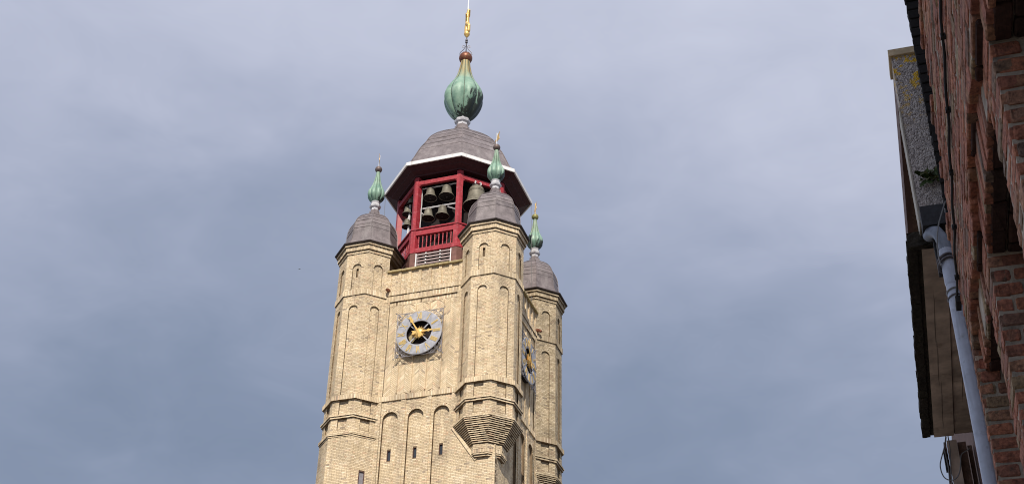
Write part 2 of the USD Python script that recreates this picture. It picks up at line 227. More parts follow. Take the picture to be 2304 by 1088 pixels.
class Frame:
    """A wall face: origin, U along it, V up, N outward."""
    def __init__(s, o, U, N, V=(0, 0, 1)): s.o, s.U, s.N, s.V = (np.asarray(a, float) for a in (o, U, N, V))
    def p(s, u, v, d): return s.o + np.multiply.outer(np.asarray(u, float), s.U) + np.multiply.outer(np.asarray(v, float), s.V) + np.multiply.outer(np.asarray(d, float), s.N)
BF = np.array([[4, 5, 6, 7], [0, 1, 5, 4], [1, 2, 6, 5], [2, 3, 7, 6], [3, 0, 4, 7], [3, 2, 1, 0]])
def boxes(mb, fr, a, back=False):
    """a: rows u0,u1,v0,v1,d0,d1 in the frame; d1 is the outer side."""
    a = np.asarray(a, float).reshape(-1, 6)
    if len(a) == 0: return mb
    u = a[:, [0, 1, 1, 0, 0, 1, 1, 0]]; v = a[:, [2, 2, 3, 3, 2, 2, 3, 3]]; d = a[:, [4, 4, 4, 4, 5, 5, 5, 5]]
    P = fr.p(u, v, d).reshape(-1, 3)
    F = BF if back else BF[:5]
    f = (np.arange(len(a))[:, None, None] * 8 + F[None]).reshape(-1, 4)
    return mb.add(P, f, np.repeat(TONE.random(len(a)), 8))
def bx(mb, fr, u0, u1, v0, v1, d0, d1): return boxes(mb, fr, [[u0, u1, v0, v1, d0, d1]], back=True)
def plate(mb, fr, poly, d0, d1):
    if poly.is_empty: return mb
    for g in getattr(poly, 'geoms', [poly]):
        if g.area < 1e-5 or g.geom_type != 'Polygon': continue
        m = trimesh.creation.extrude_polygon(g, d1 - d0, engine='earcut')
        v = m.vertices; mb.add(fr.p(v[:, 0], v[:, 1], v[:, 2] + d0), m.faces)
    return mb
def tube(mb, pts, r, seg=6, closed=False, caps=True):
    pts = np.asarray(pts, float); n = len(pts); r = np.broadcast_to(np.asarray(r, float), (n,))
    t = np.gradient(pts, axis=0) if not closed else (np.roll(pts, -1, 0) - np.roll(pts, 1, 0))
    t /= np.linalg.norm(t, axis=1, keepdims=True) + 1e-12
    a = np.cross(t[0], [0.3, 0.2, 0.93]); a /= np.linalg.norm(a); ring = []
    ph = np.arange(seg) / seg * 2 * np.pi
    for i in range(n):
        a = a - t[i] * (a @ t[i]); a /= np.linalg.norm(a); b = np.cross(t[i], a)
        ring.append(pts[i] + r[i] * (np.outer(np.cos(ph), a) + np.outer(np.sin(ph), b)))
    V = np.vstack(ring); F = []
    for i in range(n if closed else n - 1):
        j = (i + 1) % n
        for k in range(seg): F.append([i * seg + k, i * seg + (k + 1) % seg, j * seg + (k + 1) % seg, j * seg + k])
    mb.add(V, F)
    if caps and not closed:
        for i, fl in ((0, 1), (n - 1, 0)):
            idx = [i * seg + k for k in range(seg)]; idx = idx[::-1] if fl else idx
            c = len(V); mb.add(np.vstack([ring[i], pts[i]]), [[(k + 1) % seg, k, seg] if fl else [k, (k + 1) % seg, seg] for k in range(seg)])
    return mb
def lathe(mb, c, prof, seg=24, lobes=0, lobe=0.0, phase=0.0, top=True):
    """prof: (r, z) pairs, bottom to top, around the vertical through c; lobes: gadroons."""
    prof = np.asarray(prof, float); ph = np.arange(seg) / seg * 2 * np.pi + phase
    k = np.ones(seg)
    if lobes: k = 1 - lobe + lobe * np.abs(np.sin((ph - phase) * lobes / 2)) ** 0.7 
    V = np.vstack([np.stack([c[0] + r * k * np.cos(ph), c[1] + r * k * np.sin(ph), np.full(seg, z)], 1) for r, z in prof])
    F = [[i * seg + j, i * seg + (j + 1) % seg, (i + 1) * seg + (j + 1) % seg, (i + 1) * seg + j] for i in range(len(prof) - 1) for j in range(seg)]
    mb.add(V, F)
    n = len(prof)
    for i, up in ((0, False), (n - 1, True)):
        if prof[i][0] < 1e-3: continue
        ring = V[i * seg:(i + 1) * seg]
        mb.add(np.vstack([ring, [[c[0], c[1], prof[i][1]]]]), [[j, (j + 1) % seg, seg] if up else [(j + 1) % seg, j, seg] for j in range(seg)])
    return mb
OCT = math.pi / 8
def octo(mb, c, prof): return lathe(mb, c, prof, 8, phase=OCT)
def ball(mb, c, r, seg=16, squash=1.0):
    a = np.linspace(-math.pi / 2, math.pi / 2, 10)
    return lathe(mb, c, [(max(r * math.cos(t), 0.0), c[2] + r * squash * math.sin(t)) for t in a], seg)
def pchip(k, r, n):
    from scipy.interpolate import PchipInterpolator
    z = np.linspace(k[0], k[-1], n); return list(zip(PchipInterpolator(k, r)(z), z))
def sub(iv, cut):
    out = []
    for a, b in iv:
        for c0, c1 in [cut]:
            if c1 <= a or c0 >= b: out.append((a, b)); continue
            if c0 > a: out.append((a, c0))
            if c1 < b: out.append((c1, b))
    return out
CH = 0.0691
def courses(z0, z1, iv, d=0.0, thick=0.05, L=0.222, h=CH, j=0.0105, hdr=0.33, jit=0.003):
    """Bricks in running and header courses between z0 and z1; iv(z): the stretches to fill at that height."""
    n = max(1, int(round((z1 - z0) / h))); h = (z1 - z0) / n; out = []
    for i in range(n):
        a = z0 + i * h; zc_ = a + h / 2
        l = L / 2 if R.random() < hdr else L
        off = (i % 2) * l / 2 + R.uniform(-.02, .02)
        for u0, u1 in iv(zc_):
            if u1 - u0 < 0.02: continue
            x = u0; first = l - (off % l)
            while x < u1 - 0.012:
                w = first if x == u0 else l * (1 + R.uniform(-.04, .04))
                if x == u0 and w < 0.05: w += l
                e = min(x + w, u1)
                if u1 - e < 0.04: e = u1
                dd = d + R.uniform(-jit, jit)
                out.append((x + j / 2 * (x > u0), e - j / 2 * (e < u1), a + j / 2 + R.uniform(-.0015, .0015), a + h - j / 2 + R.uniform(-.0015, .0015), dd - thick, dd))
                x = e
    return out
def soldiers(z0, z1, u0, u1, d=0.0, thick=0.05, w=0.072, j=0.012, jit=0.009, top=0.006):
    n = max(1, int(round((u1 - u0) / w))); w = (u1 - u0) / n
    return [(u0 + i * w + j / 2 * (i > 0), u0 + (i + 1) * w - j / 2 * (i < n - 1), z0 + 0.002, z1 + R.uniform(-top, top), d - thick, d + R.uniform(-jit, jit)) for i in range(n)]
class Niche:
    def __init__(s, u, w, z0, z1, arch=True, ring=0.105):
        s.u, s.w, s.z0, s.arch, s.r = u, w, z0, arch, w / 2
        s.zs = z1 - w / 2 if arch else z1; s.z1 = z1; s.ring = ring if arch else 0
    def hw(s, z, extra=0.0):
        if z < s.z0 or z > s.z1 + extra: return 0
        if z <= s.zs: return s.r
        q = (s.r + extra) ** 2 - (z - s.zs) ** 2
        return math.sqrt(q) if q > 0 else 0
    def poly(s):
        p = [(s.u - s.r, s.z0), (s.u + s.r, s.z0)]
        if s.arch: p += [(s.u + s.r * math.cos(t), s.zs + s.r * math.sin(t)) for t in np.linspace(0, math.pi, 13)]
        else: p += [(s.u + s.r, s.z1), (s.u - s.r, s.z1)]
        return Polygon(p)
    def voussoirs(s, mb, fr, d=0.0):
        if not s.arch: return
        n = max(7, int(round(math.pi * (s.r + s.ring / 2) / 0.075))); g = 0.006 / (s.r + s.ring / 2)
        for i in range(n):
            t0, t1 = math.pi * i / n + g, math.pi * (i + 1) / n - g; r0, r1 = s.r, s.r + s.ring - 0.006
            u = [s.u + r * math.cos(t) for r, t in ((r0, t0), (r1, t0), (r1, t1), (r0, t1))]; v = [s.zs + r * math.sin(t) for r, t in ((r0, t0), (r1, t0), (r1, t1), (r0, t1))]
            dd = d + R.uniform(-.003, .003)
            P = fr.p(u + u, v + v, [dd - .05] * 4 + [dd] * 4); mb.add(P, BF[:5])
def field(mort, brk, fr, u0, u1, z0, z1, niches=(), rec=0.075, slits=(), out=None):
    """A brick field with recessed niches. Mortar goes to mort, bricks to brk (an MB); out collects the outer plane's brick rows."""
    rect = sbox(u0, z0, u1, z1)
    hole = unary_union([n.poly() for n in niches]) if niches else Polygon()
    cut = unary_union([sbox(a, c, b, d) for a, b, c, d in slits]) if slits else Polygon()
    plate(mort, fr, rect.difference(hole).difference(cut), -rec - 0.03, -0.013)
    def iv(z):
        l = [(u0, u1)]
        for n in niches:
            w = n.hw(z, n.ring)
            if w > 0: l = sub(l, (n.u - w, n.u + w))
        for a, b, c, d in slits:
            if c - .02 < z < d + .02: l = sub(l, (a, b))
        return l
    rows = courses(z0, z1, iv)
    if out is not None: out += rows
    else: boxes(brk, fr, rows)
    for n in niches:
        plate(mort, fr, n.poly().buffer(0.004).difference(cut), -rec - 0.06, -rec - 0.013)
        def ivn(z):
            w = n.hw(z); l = [(n.u - w, n.u + w)] if w > 0 else []
            for a, b, c, d in slits:
                if c - .02 < z < d + .02: l = sub(l, (a, b))
            return l
        rows = courses(n.z0, n.z1, ivn, d=-rec)
        if out is not None: out += rows
        else: boxes(brk, fr, rows)
        n.voussoirs(brk, fr)

# ------------------------------------------------------------------ ground
gm = MB(); n_ = 40; gx = np.linspace(-600, 600, n_); X, Y = np.meshgrid(gx, gx, indexing='ij')
idx = np.arange(n_ * n_).reshape(n_, n_)
gm.add(np.stack([X, Y, np.zeros_like(X)], -1).reshape(-1, 3), np.stack([idx[:-1, :-1], idx[1:, :-1], idx[1:, 1:], idx[:-1, 1:]], -1).reshape(-1, 4))
put('ground', gm, m_ground, kind='structure', label='paved ground of the town below the tower')

# ------------------------------------------------------------------ the belfry
D = 6.0292; H2 = D / 2
CT = (-H2, H2)
B = thing('belfry', 'tall pale yellow brick bell tower with corner turrets, clocks and a red lantern', 'bell tower', (CT[0], CT[1], 0))
core = MB()                                                   # mortar body behind the brick skin
octw = H2 + 0.53 - 0.34
fz = Frame((CT[0], CT[1], 0), (1, 0, 0), (0, -1, 0))
bx(core, fz, -octw, octw, 20.9, 32.55, -octw, octw)
wallp = None
lower = MB(); bx(lower, fz, -octw - .335, octw + .335, 0, 20.9, -octw - .335, octw + .335)
brick_rows = []                                               # (frame, rows) of the two walls; the largest become single bricks
wall_brk, wall_mort = MB(), core
coping = []; herring = MB()
WALL = H2 + 0.53                                             # outer brick plane of the body, from the tower's axis
def wall_face(th, rake_l, rake_r, single):
    N = np.array([math.cos(th), math.sin(th), 0]); U = np.array([-N[1], N[0], 0])
    fr = Frame(np.array([CT[0], CT[1], 0]) + N * WALL, U, N)
    W = 1.80
    # parapet
    plate(wall_mort, fr, sbox(-W, 32.30, W, 33.31), -0.40, -0.058)
    boxes(wall_brk, fr, courses(32.30, 33.31, lambda z: [(-W, W)], d=-0.05))
    for u in np.linspace(-1.70, 1.70, 8):
        boxes(wall_brk, fr, courses(32.30, 33.31, lambda z: [(u - .065, u + .065)], d=0.0, thick=.08, hdr=1.0, L=.26))
    coping.append((fr, W))
    # soldier strings
    plate(wall_mort, fr, sbox(-W, 32.075, W, 32.29), -0.2, 0.045); boxes(wall_brk, fr, soldiers(32.075, 32.285, -W, W, d=0.055, thick=.09, top=.012))
    plate(wall_mort, fr, sbox(-W, 31.775, W, 32.07), -0.2, 0.005); boxes(wall_brk, fr, soldiers(31.84, 32.06, -W, W, d=0.014, thick=.06)); boxes(wall_brk, fr, courses(31.77, 31.84, lambda z: [(-W, W)], d=0.014, thick=.06))
    # herringbone panel, quoins either side
    for s in (-1, 1):
        a, b = sorted((s * 1.60, s * W))
        field(wall_mort, wall_brk, fr, a, b, 27.10, 31.77)
    plate(wall_mort, fr, sbox(-1.6, 27.05, 1.6, 31.77), -0.2, -0.058)
    boxes(wall_brk, fr, soldiers(31.57, 31.765, -1.598, 1.598, d=-0.05))
    edges = [-1.598, -0.98, -0.327, 0.327, 0.98, 1.598]
    for a, b in zip(edges[:-1], edges[1:]):
        a += 0.0; c = (a + b) / 2
        for h0, h1, sg in ((a + .004, c, 1), (c, b - .004, -1)):
            pitch = 0.098; z = 27.10 - 0.35; k = 0
            while z < 31.56:
                lo = h1 - h0; ofs = (k % 2) * 0.5
                cuts = [0, lo * (0.35 + 0.3 * ofs), lo] if R.random() < .8 else [0, lo]
                for x0, x1 in zip(cuts[:-1], cuts[1:]):
                    x0 += .004; x1 -= .004
                    pts = []
                    for xx in (x0, x1):
                        base = z + (xx if sg > 0 else lo - xx) * 0.95
                        pts.append((h0 + xx, base, base + pitch - .012))
                    (ua, za0, za1), (ub, zb0, zb1) = pts
                    q = np.clip([za0, zb0, zb1, za1], 27.10, 31.56)
                    if q[3] - q[0] < .01 and q[2] - q[1] < .01: continue
                    dd = -0.05 + R.uniform(-.004, .004)
                    P = fr.p([ua, ub, ub, ua] * 2, list(q) * 2, [dd - .04] * 4 + [dd] * 4); herring.add(P, BF[:5])
                z += pitch; k += 1
    for u in edges[1:-1]:
        boxes(wall_brk, fr, courses(27.22, 31.55, lambda z: [(u - .026, u + .026)], d=0.0, thick=.06, L=.5, hdr=0))
    # second string
    plate(wall_mort, fr, sbox(-W, 26.85, W, 27.08), -0.2, 0.05); boxes(wall_brk, fr, soldiers(26.845, 27.075, -W, W, d=0.062, thick=.09, top=.008))
    # arcade
    ni = [Niche(u, 0.70, 20.9, 26.35) for u in (-1.155, 0, 1.155)]
    sl = [(u - .085, u + .085, 24.19, 24.65) for u in (-1.155, 0, 1.155)]
    rows = []
    Lx = -W if not rake_l else -(WALL + 0.0); Rx = W if not rake_r else WALL + (0.038 if single else 0.0)
    field(wall_mort, wall_brk, fr, -1.59, 1.59, 20.9, 26.84, ni, rec=0.135, slits=sl, out=rows)
    for u in (-0.5775, 0.5775):
        plate(wall_mort, fr, sbox(u - .10, 20.9, u + .10, 26.83), -0.008, 0.030)
        rows += courses(20.9, 26.83, lambda z: [(u - .105, u + .105)], d=0.038, thick=.045, hdr=.6)
    q = []
    for a, b in ((Lx, -1.59), (1.59, Rx)):
        plate(wall_mort, fr, sbox(a, 20.9, b, 26.84), -0.2, 0.030)
        rows += courses(20.9, 26.84, lambda z: [(a, b)], d=0.038, thick=.05)
    for s, on in ((-1, rake_l), (1, rake_r)):
        if not on: continue
        a = np.array([s * 1.64, 25.20]); b = np.array([s * 2.72, 23.64]); t = (b - a) / np.linalg.norm(b - a); nn = np.array([-t[1], t[0]]) * s
        m = 9
        for i in range(m):
            p0 = a + (b - a) * (i / m) + t * .005; p1 = a + (b - a) * ((i + 1) / m) - t * .005
            c = [p0, p1, p1 + nn * .13, p0 + nn * .13]
            P = fr.p([x[0] for x in c] * 2, [x[1] for x in c] * 2, [.02] * 4 + [.085] * 4); wall_brk.add(P, BF)
    for x0, x1, z0, z1 in sl:
        slits_later.append((fr, x0, x1, z0, z1, -0.135))
    if single: brick_rows.append((fr, rows))
    else: boxes(wall_brk, fr, rows)
    return fr
slits_later = []
frA = wall_face(-math.pi / 2, False, True, True)
frB = wall_face(0.0, True, True, False)
wallp = put('wall', core, m_sandmortar, B)
put('lower_wall', lower, m_farbrick, B)
# the 300 bricks of the front that show largest stand alone, the rest is one mesh
fr, rows = brick_rows[0]
rows = np.array(rows)
cen = fr.p((rows[:, 0] + rows[:, 1]) / 2, (rows[:, 2] + rows[:, 3]) / 2, rows[:, 5])
def project(P):
    d = np.asarray(P) - CAM; z = d @ FW
    return 1152 + 2993 * (d @ RT) / z, 544 - 2993 * (d @ UP) / z, z
px, py, pz = project(cen)
size = (rows[:, 1] - rows[:, 0]) / pz * ((py < 1080) & (px > 855) & (py > 900) & ~((px > 1012) & (py < 1040 + (px - 1068) * 0) & (py < 965 + (px - 1017) * 1.39)))
pick = np.argsort(-size)[:300]
mask = np.zeros(len(rows), bool); mask[pick] = True
for i in pick:
    put('brick', boxes(MB(), fr, rows[i:i + 1]), m_sand, wallp)
boxes(wall_brk, fr, rows[~mask])
put('brick_facing', wall_brk, m_sand, B, kind='stuff')
put('herringbone_brick', herring, m_sand, B, kind='stuff')
for fr, W in coping:
    cb = MB(); n = 16; w = 2 * W / n
    boxes(cb, fr, [[-W + i * w + .004, -W + (i + 1) * w - .004, 33.312, 33.315 + .085 + R.uniform(-.006, .006), -0.42, 0.085 + R.uniform(-.008, .008)] for i in range(n)], back=True)
    put('parapet_coping', cb, m_coping, B)
roofm = MB(); bx(roofm, fz, -octw, octw, 32.55, 32.60, -octw, octw); put('roof_deck', roofm, m_lead, B)
for fr, x0, x1, z0, z1, d in slits_later:
    m = MB(); bx(m, fr, x0, x1, z0, z1, d - .18, d - .07); p = put('slit_window', m, m_glassdark, B)
    m = MB(); bx(m, fr, x0, x0 + .02, z0, z1, d - .07, d - .02); bx(m, fr, x1 - .02, x1, z0, z1, d - .07, d - .02); bx(m, fr, x0 + .02, x1 - .02, z1 - .02, z1, d - .07, d - .02); put('frame', m, m_slitframe, p)

# ---- turrets
def turret(cx, cy, hidden, full, label, skin):
    c = (cx, cy)
    shell, brk, trim = MB(), MB(), MB()
    zb = 20.9 if full else 23.74
    octo(shell, c, [(1.19, 25.23 if not full else 0.0), (1.19, 34.6)])
    info = []
    def fr_of(k, r):
        th = -math.pi / 2 + k * math.pi / 4; N = np.array([math.cos(th), math.sin(th), 0]); U = np.array([-N[1], N[0], 0])
        return Frame(np.array([cx, cy, 0]) + N * r * math.cos(OCT), U, N), r * math.sin(OCT)
    def band(mb, r, z0, z1, mode, top=0.0):
        octo(shell, c, [(r - .010, z0), (r - .010, z1 - .004)])
        for k in range(8):
            if k in hidden: continue
            fr, w = fr_of(k, r)
            if mode == 's': boxes(mb, fr, soldiers(z0, z1, -w, w, thick=.06, top=top))
            else: boxes(mb, fr, [q for q in courses(z0, z1, lambda z: [(-w, w)], thick=.06, L=.24, hdr=.2, jit=.008) if R.random() > .012])
    for k in range(8):
        if k in hidden: continue
        fr, w = fr_of(k, 1.36)
        sl = [(-.055, .06, 32.94, 33.39)] if k == 0 else []
        field(shell, brk, fr, -w, w, 32.27, 34.135, [Niche(0, .43, 32.27, 33.62)], slits=sl)
        for s in sl: info.append((fr, *s, -.075))
        fr, w = fr_of(k, 1.345)
        field(shell, brk, fr, -w, w, 27.02, 31.97, [Niche(0, .43, 27.02, 31.47)])
        field(shell, brk, fr, -w, w, 26.12, 26.81, [Niche(0, .43, 26.12, 26.79, False)])
        field(shell, brk, fr, -w, w, 25.30, 25.95, [Niche(0, .43, 25.47, 25.93, False)])
        if full:
            fr, w = fr_of(k, 1.40)
            sl = [(-.10, .16, 22.62, 23.62)] if k == 1 else []
            field(shell, brk, fr, -w, w, 20.9, 25.10, [], slits=sl)
            for s in sl: info.append((fr, *s, 0.0))
    band(trim, 1.398, 31.965, 32.24, 's', .015)
    band(trim, 1.450, 26.805, 27.02, 's', .01)
    band(trim, 1.460, 26.04, 26.12, 'c'); band(trim, 1.415, 25.955, 26.034, 'c')
    band(trim, 1.462, 25.226, 25.30, 'c')
    if full:
        band(trim, 1.425, 25.095, 25.162, 'c'); band(trim, 1.47, 25.165, 25.22, 'c')
    else:
        n = 13; hs = (25.218 - 24.28) / n
        for i in range(n):
            r = 0.84 + (1.435 - 0.84) * (i + 1) / n
            za_ = 24.28 + i * hs
            octo(shell, c, [(r - .05, za_ - .005), (r - .05, za_ + .03)])
            band(trim, r, za_ + .019, za_ + hs - .001, 'c')
        band(trim, .82, 24.06, 24.275, 'c'); band(trim, .812, 23.90, 24.055, 's'); band(trim, .79, 23.832, 23.897, 'c'); band(trim, .735, 23.755, 23.828, 'c')
    # cornice
    band(trim, 1.405, 34.135, 34.27, 'c'); band(trim, 1.48, 34.275, 34.485, 's'); band(trim, 1.545, 34.49, 34.605, 'c')
    T = put('turret', shell, m_sandmortar, B, label=label)
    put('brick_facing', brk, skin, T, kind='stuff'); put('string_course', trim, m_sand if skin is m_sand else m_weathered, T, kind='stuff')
    e = MB(); octo(e, c, [(1.60, 34.608), (1.635, 34.625), (1.635, 34.675), (1.5, 34.70)]); put('eaves_flashing', e, m_leadedge, T)
    for fr, x0, x1, z0, z1, d in info:
        big = z1 - z0 > .8
        m = MB(); bx(m, fr, x0, x1, z0, z1, d - .10, d - .035 if big else d - .09); p = put('slit_window', m, m_shutter if big else m_glassdark, T)
        if big:
            m = MB(); bx(m, fr, x0 - .0, x0 + .03, z0, z1, d - .06, d + .012); bx(m, fr, x1 - .03, x1, z0, z1, d - .06, d + .012); bx(m, fr, x0 + .03, x1 - .03, z1 - .03, z1, d - .06, d + .012); bx(m, fr, x0 + .03, x1 - .03, z0, z0 + .03, d - .06, d + .012); put('window_frame', m, m_slitframe, T)
    return T
def lead_dome(name, c, prof, laps, label, sheet='lead_sheet'):
    """Octagonal dome of lapped lead sheets, one per facet and course."""
    from scipy.interpolate import PchipInterpolator
    z = np.array([q[1] for q in prof]); r = np.array([q[0] for q in prof]); f = PchipInterpolator(z, r)
    inner = MB(); zz = np.linspace(z[0], z[-1], 30); octo(inner, c, [(max(f(a) - .03, .02), a) for a in zz])
    P = put(name, inner, m_leadedge, B, label=label)
    for k in range(8):
        t0, t1 = OCT + k * math.pi / 4, OCT + (k + 1) * math.pi / 4
        for i, (za, zb_) in enumerate(zip(laps[:-1], laps[1:])):
            za2 = za - .03 if i else za; n = 4
            sk = R.uniform(-.03, .03) if i else 0; za2 = za2 + (R.uniform(-.035, .035) if i else 0)
            V = []
            for j in range(n + 1):
                t = j / n
                for tt, th in ((0, t0), (0.5, None), (1, t1)):
                    zj = za2 + (zb_ - za2) * t + (sk * (1 - t) * (tt - .5) * 2)
                    lift = 0.017 * (1 - t) + 0.002 * t + (R.uniform(-.008, .008) if tt == .5 else 0)
                    rr = float(f(min(max(zj, z[0]), z[-1]))) + lift
                    if th is None:
                        a = np.array([math.cos(t0) + math.cos(t1), math.sin(t0) + math.sin(t1)]) / 2
                    else: a = np.array([math.cos(th), math.sin(th)])
                    V.append((c[0] + rr * a[0], c[1] + rr * a[1], zj))
            V = np.array(V); F = []
            for j in range(n):
                for q in range(2): F.append([j * 3 + q, j * 3 + q + 1, j * 3 + q + 4, j * 3 + q + 3])
            # turned-under lower lip
            b = V[:3].copy(); d = b[:, :2] - np.array(c); b[:, :2] = np.array(c) + d * (1 - .035 / np.linalg.norm(d, axis=1, keepdims=True)); b[:, 2] += .004
            nV = len(V); V = np.vstack([V, b])
            for q in range(2): F.append([nV + q, nV + q + 1, q + 1, q])
            put(sheet, (V, np.array(F)), m_lead, P)
    # hips
    for k in range(8):
        t = OCT + k * math.pi / 4; pts = [(c[0] + (float(f(a)) + .028) * math.cos(t), c[1] + (float(f(a)) + .028) * math.sin(t), a) for a in zz]
        put('hip_roll', tube(MB(), pts, .018 if z[-1] > 40 else .014, 5), m_lead, P)
    return P
def finial(c, zs, rs, collar, balls, lobes_amp, material, ballmat, rod, label):
    """Onion bulb: zs, rs the bulb's profile; collar (r, z) pairs; balls (z, r)."""
    b = MB(); lathe(b, c, pchip(zs, rs, 30), 64, lobes=8, lobe=lobes_amp, phase=OCT)
    P = put('onion_finial', b, material, B, smooth=40, label=label)
    rb = MB(); 
    from scipy.interpolate import PchipInterpolator
    f = PchipInterpolator(zs, rs)
    for k in range(8):
        t = OCT + k * math.pi / 4; zz = np.linspace(zs[0] + .02, zs[-1], 24)
        put('seam', tube(MB(), [(c[0] + (float(f(a)) * (1 - lobes_amp) + .004) * math.cos(t), c[1] + (float(f(a)) * (1 - lobes_amp) + .004) * math.sin(t), a) for a in zz], rs[len(rs) // 2] * .022 + .003, 5), m_seam, P)
    put('collar', octo(MB(), c, collar), m_zinc, P)
    put('ball', ball(MB(), (c[0], c[1], balls[0]), balls[1], 20), ballmat, P, smooth=True)
    put('rod', tube(MB(), [(c[0], c[1], balls[0]), (c[0], c[1], rod[0])], rod[1], 6), rod[2], P)
    return P
dprof = [(1.44, 34.68), (1.27, 34.95), (1.19, 35.25), (1.16, 35.6), (1.13, 35.95), (1.04, 36.28), (0.83, 36.6), (0.56, 36.84), (0.30, 37.02), (0.225, 37.15), (0.20, 37.32)]
dlaps = [34.68, 35.75, 35.98, 36.2, 36.42, 36.64, 36.86, 37.32]
tz = [37.78, 37.86, 38.0, 38.2, 38.38, 38.6, 38.85, 39.1, 39.35, 39.60]; trr = [.10, .22, .345, .425, .410, .315, .225, .163, .118, .088]
tcol = [(.19, 37.30), (.19, 37.46), (.265, 37.50), (.285, 37.58), (.235, 37.66), (.20, 37.72), (.23, 37.80), (.14, 37.88)]
TUR = [((0.0, 0.0), {3 + 1, 5, 6} if False else {4, 5, 6}, False, 'corbelled corner turret nearest the viewer'),
       ((-D, 0.0), {2, 3, 4}, True, 'stair turret at the left corner that runs on down'),
       ((0.0, D), {5, 6, 7}, False, 'corbelled turret at the far right corner')]
m_seam = mat('seam_dark', [(0, (0.075, 0.105, 0.08)), (1, (0.095, 0.13, 0.10))], 0.5, 0.1, noise=(9, 0.4))
ballm = [m_ballgrey, m_ballgrey, None]
m_ballgreen = mat('ball_green', [(0, (0.26, 0.25, 0.09)), (1, (0.30, 0.28, 0.11))], 0.5, 0.2, noise=(8, 0.4))
for i, (c, hid, full, lab) in enumerate(TUR):
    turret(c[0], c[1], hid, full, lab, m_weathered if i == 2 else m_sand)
    lead_dome('turret_roof', c, dprof, dlaps, 'lead dome on the ' + ('near', 'left', 'far right')[i] + ' turret')
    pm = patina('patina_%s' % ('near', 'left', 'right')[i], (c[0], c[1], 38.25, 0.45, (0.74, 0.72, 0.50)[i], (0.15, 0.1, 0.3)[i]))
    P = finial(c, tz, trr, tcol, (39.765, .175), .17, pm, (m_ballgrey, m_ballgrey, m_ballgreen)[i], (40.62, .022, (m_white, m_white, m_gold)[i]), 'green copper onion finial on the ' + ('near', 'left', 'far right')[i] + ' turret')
    v = MB()                                                  # little gilded vane
    a = math.radians((-50, -66, -62)[i]); dv = np.array([math.cos(a), math.sin(a), 0]); ft = Frame((c[0], c[1], 40.28), dv, np.cross(dv, [0, 0, 1]))
    plate(v, ft, Polygon([(.03, -.16), (.36, -.22), (.24, 0), (.36, .2), (.03, .15)]), -.008, .008); plate(v, ft, Polygon([(-.03, -.02), (-.22, -.08), (-.22, .08), (-.03, .02)]), -.008, .008)
    put('vane', v, m_gold, P)

# water spouts where the front and right string courses meet the turrets
for fr, u in ((frA, -1.68), (frB, 1.68)):
    m = MB(); p0 = fr.p(u, 32.36, .0); pts = [fr.p(u, 32.36, -.05), fr.p(u, 32.36, .10), fr.p(u, 32.33, .2), fr.p(u, 32.27, .27)]
    tube(m, pts, [.075, .085, .075, .06], 8); put('water_spout', m, m_rust, B, label='rusty brown water spout beside the string course')

# ---- clocks
def strokes(ch):
    if ch == 'I': return [((0, 0), (0, 1))], .14
    if ch == 'V': return [((-.2, 1), (0, 0)), ((.2, 1), (0, 0))], .30
    if ch == 'X': return [((-.2, 1), (.2, 0)), ((.2, 1), (-.2, 0))], .32
def bar2(mb, fr, a, b, w, d0, d1):
    a, b = np.array(a, float), np.array(b, float); t = (b - a) / np.linalg.norm(b - a); n = np.array([-t[1], t[0]]) * w / 2
    c = [a - n, b - n, b + n, a + n]; mb.add(fr.p([x[0] for x in c] * 2, [x[1] for x in c] * 2, [d0] * 4 + [d1] * 4), BF)
NUM = ['XII', 'I', 'II', 'III', 'IIII', 'V', 'VI', 'VII', 'VIII', 'IX', 'X', 'XI']
def spiral(c, r0, r1, t0, turns, n=22): return [(c[0] + (r0 + (r1 - r0) * i / n) * math.cos(t0 + turns * 2 * math.pi * i / n), c[1] + (r0 + (r1 - r0) * i / n) * math.sin(t0 + turns * 2 * math.pi * i / n)) for i in range(n + 1)]
